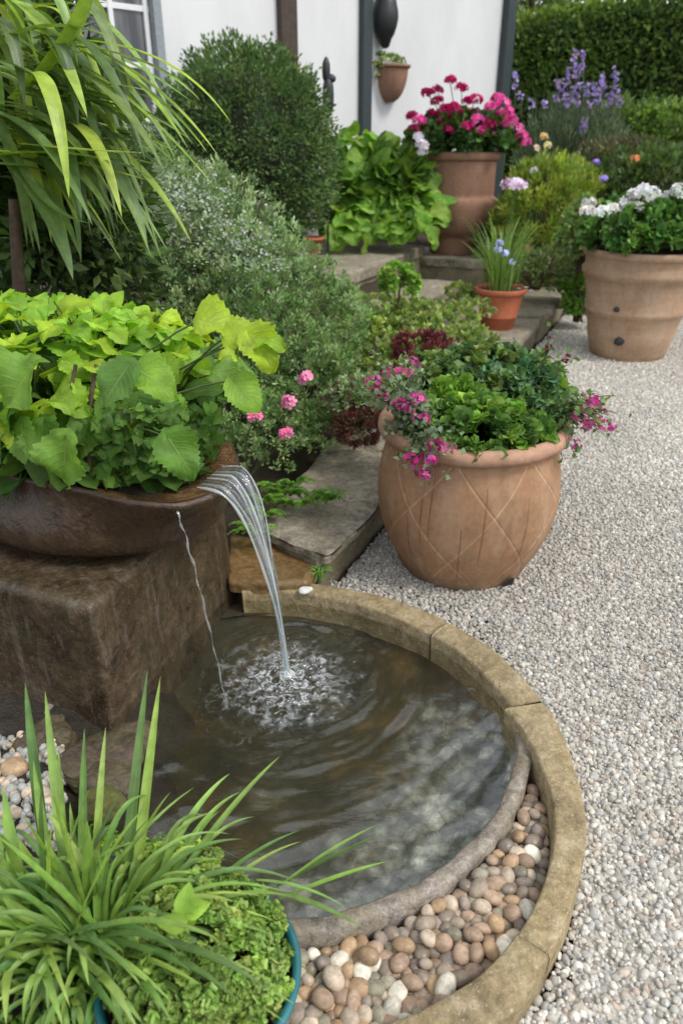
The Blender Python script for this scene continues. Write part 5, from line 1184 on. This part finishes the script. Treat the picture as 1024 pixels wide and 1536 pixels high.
leaves(bb, T_tiny, np.c_[xy, z], unit(nor*.8+rng.normal(size=(nH, 3))*.6+[0, 0, .2]), unit(nor+.6*rng.normal(size=(nH, 3))+[0, 0, .3]), rng.uniform(.06, .11, nH), np.where(topm[:, None], pick([(.14, .22, .035), (.18, .27, .04)], nH), pick([(.11, .19, .04), (.14, .23, .045), (.08, .15, .035)], nH)), 1.4)  # top leaves coloured lighter for the light falling from above
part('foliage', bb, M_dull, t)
bb = B(); n_ = 60; A_, Z_ = np.meshgrid(np.linspace(0, hl, n_), np.linspace(0, 1, 26), indexing='ij'); outl = np.array([(.82, .2), (.84, 1.), (.84, 2.), (.83, 2.66), (.72, 2.78), (0, 2.80), (-.7, 2.78), (-.8, 2.6), (-.8, .2)])
seg = np.linspace(0, 8, 26); dn2 = np.interp(seg, range(9), outl[:, 0]); z2 = np.interp(seg, range(9), outl[:, 1]); V = []
for i in range(n_):
    for j in range(26): p_ = h0+hv*np.linspace(0, hl, n_)[i]+hn*dn2[j]; V.append([p_[0], p_[1], z2[j]*(1+.034*hl*i/n_)])
V = np.array(V); V += .03*np.c_[vnoise(V, 6, 1), vnoise(V, 6, 2), vnoise(V, 6, 3)]; bb.add(V, [grid_faces(n_, 26)]); part('branches_or_core', bb, simple('hedge_shaded_core', (.02, .032, .012), .95, 1., 12, .5), t)  # solid hedge core; shade between leaves put into its dark colour
# tree beyond hedge
def tree(x, y, h_, r_, label, cols, seed, ncl=420, per=16, ls=.16):
    t = thing('tree', label, 'tree', (x, y, .2), 'trees beyond the hedge'); bb = B(); tube(bb, [[x, y, .2], [x+.1, y, h_*.3], [x-.1, y, h_*.6]], [.2, .15, .08], n=10)
    twigs(bb, (x, y, h_*.35), [np.array([x, y, h_*.65])+v*np.array([r_, r_, h_*.3])*.8 for v in sph(14, -.2)], .05); part('trunk', bb, M_wood, t)
    bb = B(); bush(bb, (x, y, h_*.65), (r_, r_, h_*.36), ncl, per, ls, cols, T_small, .34, up=-.7, seed=seed, lump=.25, shell=(.4, 1.05)); part('crown', bb, M_leaf, t)
tree(3.6, 17.5, 6.5, 2.0, 'pale green tree crown rising just behind the left end of the hedge', [(.13, .2, .06), (.18, .26, .08)], 5)
tree(8.5, 16., 7.5, 2.4, 'dark tree beyond the right end of the hedge', [(.06, .11, .03), (.09, .15, .04)], 6)
tree(-1.8, 13.6, 17., 4.8, 'unseen tall dark tree added above the house roof for the pool reflections', [(.05, .09, .02), (.08, .13, .03)], 7, 700, 22, .30)  # unseen tall trees from here on, added so the pool reflects dark crowns
tree(-8., 11., 15., 4.2, 'unseen tall dark tree added beyond the left end of the white house', [(.05, .09, .02), (.08, .13, .03)], 8, 600, 22, .30)
tree(5.2, 21., 14., 3.6, 'unseen tall tree far behind the hedge and the right end of the house', [(.05, .09, .02), (.08, .13, .03)], 9, 600, 22, .30)
# purple spires
t = thing('purple_salvia', 'clump of upright purple and lilac flower spikes over grey green leaves before the hedge', 'flowering plant', (2.5, 8.8, .4))
bb = B()
for i in range(520):
    px = np.clip(rng.normal(858, 38), 765, 935); b0 = np.array([2.5+rng.normal()*.32, 8.8+rng.normal()*.2, .42]); p2 = D(px+rng.normal()*12, rng.uniform(125, 255), 8.6+rng.uniform(-.2, .4))
    strap(bb, b0, (b0+p2)/2+[0, 0, .2], p2, rng.uniform(.012, .024), pick([(.12, .17, .10), (.16, .21, .13), (.09, .14, .07)], 1)[0], 7)
bush(bb, (2.5, 8.75, 1.25), (.6, .4, .6), 260, 14, .07, [(.11, .16, .09), (.15, .20, .12), (.09, .14, .07)], T_thin, .16, up=-.8, seed=7, upw=1.2, wide=1.6)
part('foliage', bb, M_dull, t); 
for (px, py, L_) in ((772, 108, 30), (781, 138, 12), (798, 148, 14), (815, 150, 12), (838, 118, 20), (845, 128, 22), (850, 100, 26), (862, 72, 44), (868, 95, 40), (874, 76, 30), (880, 120, 26), (858, 130, 26), (866, 140, 20), (890, 125, 26), (900, 118, 20), (905, 108, 24), (922, 100, 34), (918, 128, 30), (928, 134, 26), (912, 140, 20), (896, 140, 16), (835, 140, 12), (875, 176, 14), (872, 190, 10), (886, 150, 12), (848, 148, 12)):
    hb = B(); n_ = int(L_*.6)+3; q = np.array([D(px+rng.normal()*2.6, py+L_*f, 8.45) for f in rng.random(n_)]); florets(hb, q, np.c_[rng.normal(size=n_), -1+.5*rng.normal(size=n_), rng.normal(size=n_)], rng.uniform(.010, .02, n_), pick([(.36, .31, .60), (.46, .41, .68), (.50, .36, .56), (.30, .25, .52)], n_))
    tube(hb, [D(px, py, 8.47), D(px, py+L_+25, 8.5)], .006, (.14, .16, .14), 5); part('flower_spike', hb, M_petal, t)
def mound(name, label, px, py, Y_, rx, ry, rz_, nc, per, sz_, cols, T, clr, seed, mat=None, cat='shrub', **kw):
    q = D(px, py, Y_); bb = B(); bush(bb, q, (rx, ry, rz_), nc, per, sz_, cols, T, clr, seed=seed, **kw)
    b2 = B(); g_ = np.array([q[0], q[1], max(.02, q[2]-rz_-.05)]); t = thing(name, label, cat, g_); part('foliage', bb, mat or M_leaf, t)
    twigs(b2, g_, [q+v*np.array([rx, ry, rz_])*.75 for v in sph(30, -.3)], .007); part('branches_or_core', b2, M_wood, t); return t
mound('golden_shrub', 'feathery lime yellow mound right of the tall geranium pot', 820, 315, 7.3, .46, .42, .46, 420, 22, .06, [(.28, .36, .06), (.22, .31, .06), (.34, .42, .07), (.18, .26, .05)], T_thin, .11, 101, upw=1.0, wide=2.2, up=-.7)
mound('bronze_shrub', 'brownish green mixed shrub above the white flowers at the right', 930, 262, 7.9, .50, .4, .34, 320, 18, .05, [(.10, .11, .06), (.14, .11, .06), (.08, .12, .05), (.12, .16, .07)], T_tiny, .12, 102, up=-.7)
mound('green_shrub', 'yellow green shrub at the right edge below the hedge', 1010, 215, 9.0, .75, .4, .36, 320, 14, .08, [(.13, .22, .05), (.17, .26, .06), (.10, .18, .05)], T_small, .15, 103, up=-.6)
mound('green_shrub', 'feathery green shrub between the purple spikes and the right edge', 930, 195, 9.3, .45, .35, .30, 200, 14, .07, [(.15, .24, .06), (.12, .19, .06)], T_thin, .13, 104, up=-.6, wide=2.2)
mound('edging_plant', 'bright green leafy plant at the foot of the wall beside the hooped clay pot', 873, 432, 6.5, .17, .16, .24, 140, 12, .05, [(.13, .28, .04), (.18, .34, .05)], T_small, .07, 105, cat='plant', up=-.8)
mound('edging_plant', 'pale grey green loose plant behind the small orange pot', 805, 400, 6.5, .34, .22, .14, 170, 10, .05, [(.20, .28, .10), (.16, .24, .08), (.26, .32, .14)], T_thin, .08, 106, cat='plant', wide=2.4, up=-.5)
mound('edging_plant', 'grey green plant with white specks left of the white geraniums', 878, 350, 6.3, .22, .2, .26, 170, 11, .045, [(.16, .25, .09), (.20, .30, .10)], T_small, .08, 107, cat='plant', up=-.7)
mound('dark_shrub', 'deep green shrub filling the border behind the hooped clay pot', 990, 290, 7.2, .55, .35, .40, 260, 12, .07, [(.06, .11, .03), (.09, .15, .04)], T_small, .14, 108, up=-.9)
mound('dark_shrub', 'low dark foliage under the golden mound beside the tall pot', 770, 370, 7.5, .35, .3, .30, 160, 10, .07, [(.08, .13, .04), (.12, .18, .05)], T_small, .12, 109, up=-.9)
bb = B(); q = D(770, 278, 6.6); umbel(bb, q, .10, 40, .026, [(.75, .62, .74), (.80, .78, .82), (.40, .12, .30)], .55); tube(bb, bez(D(760, 420, 6.5), D(765, 350, 6.6), q, 10), .005, (.12, .2, .06), 5)
solo('phlox', bb, M_petal, 'single white and purple flower head on a tall stem behind the small orange pot', 'flower', D(760, 420, 6.5))
bb = B()
for (px, py, c_) in ((815, 205, (.7, .5, .25)), (820, 218, (.7, .66, .35)), (803, 222, (.75, .6, .5)), (800, 256, (.7, .72, .68)), (952, 238, (.65, .28, .12)), (905, 268, (.3, .25, .6)), (893, 244, (.32, .25, .62)), (790, 372, (.6, .3, .2)), (840, 352, (.7, .7, .7)), (824, 382, (.72, .72, .7))):
    umbel(bb, D(px, py, 7.0), .025, 8, .022, [c_])
solo('scattered_blossoms', bb, M_petal, 'scattered small cream, orange and violet blossoms in the right hand border', 'flowers', D(850, 300, 7.0), kind='stuff')
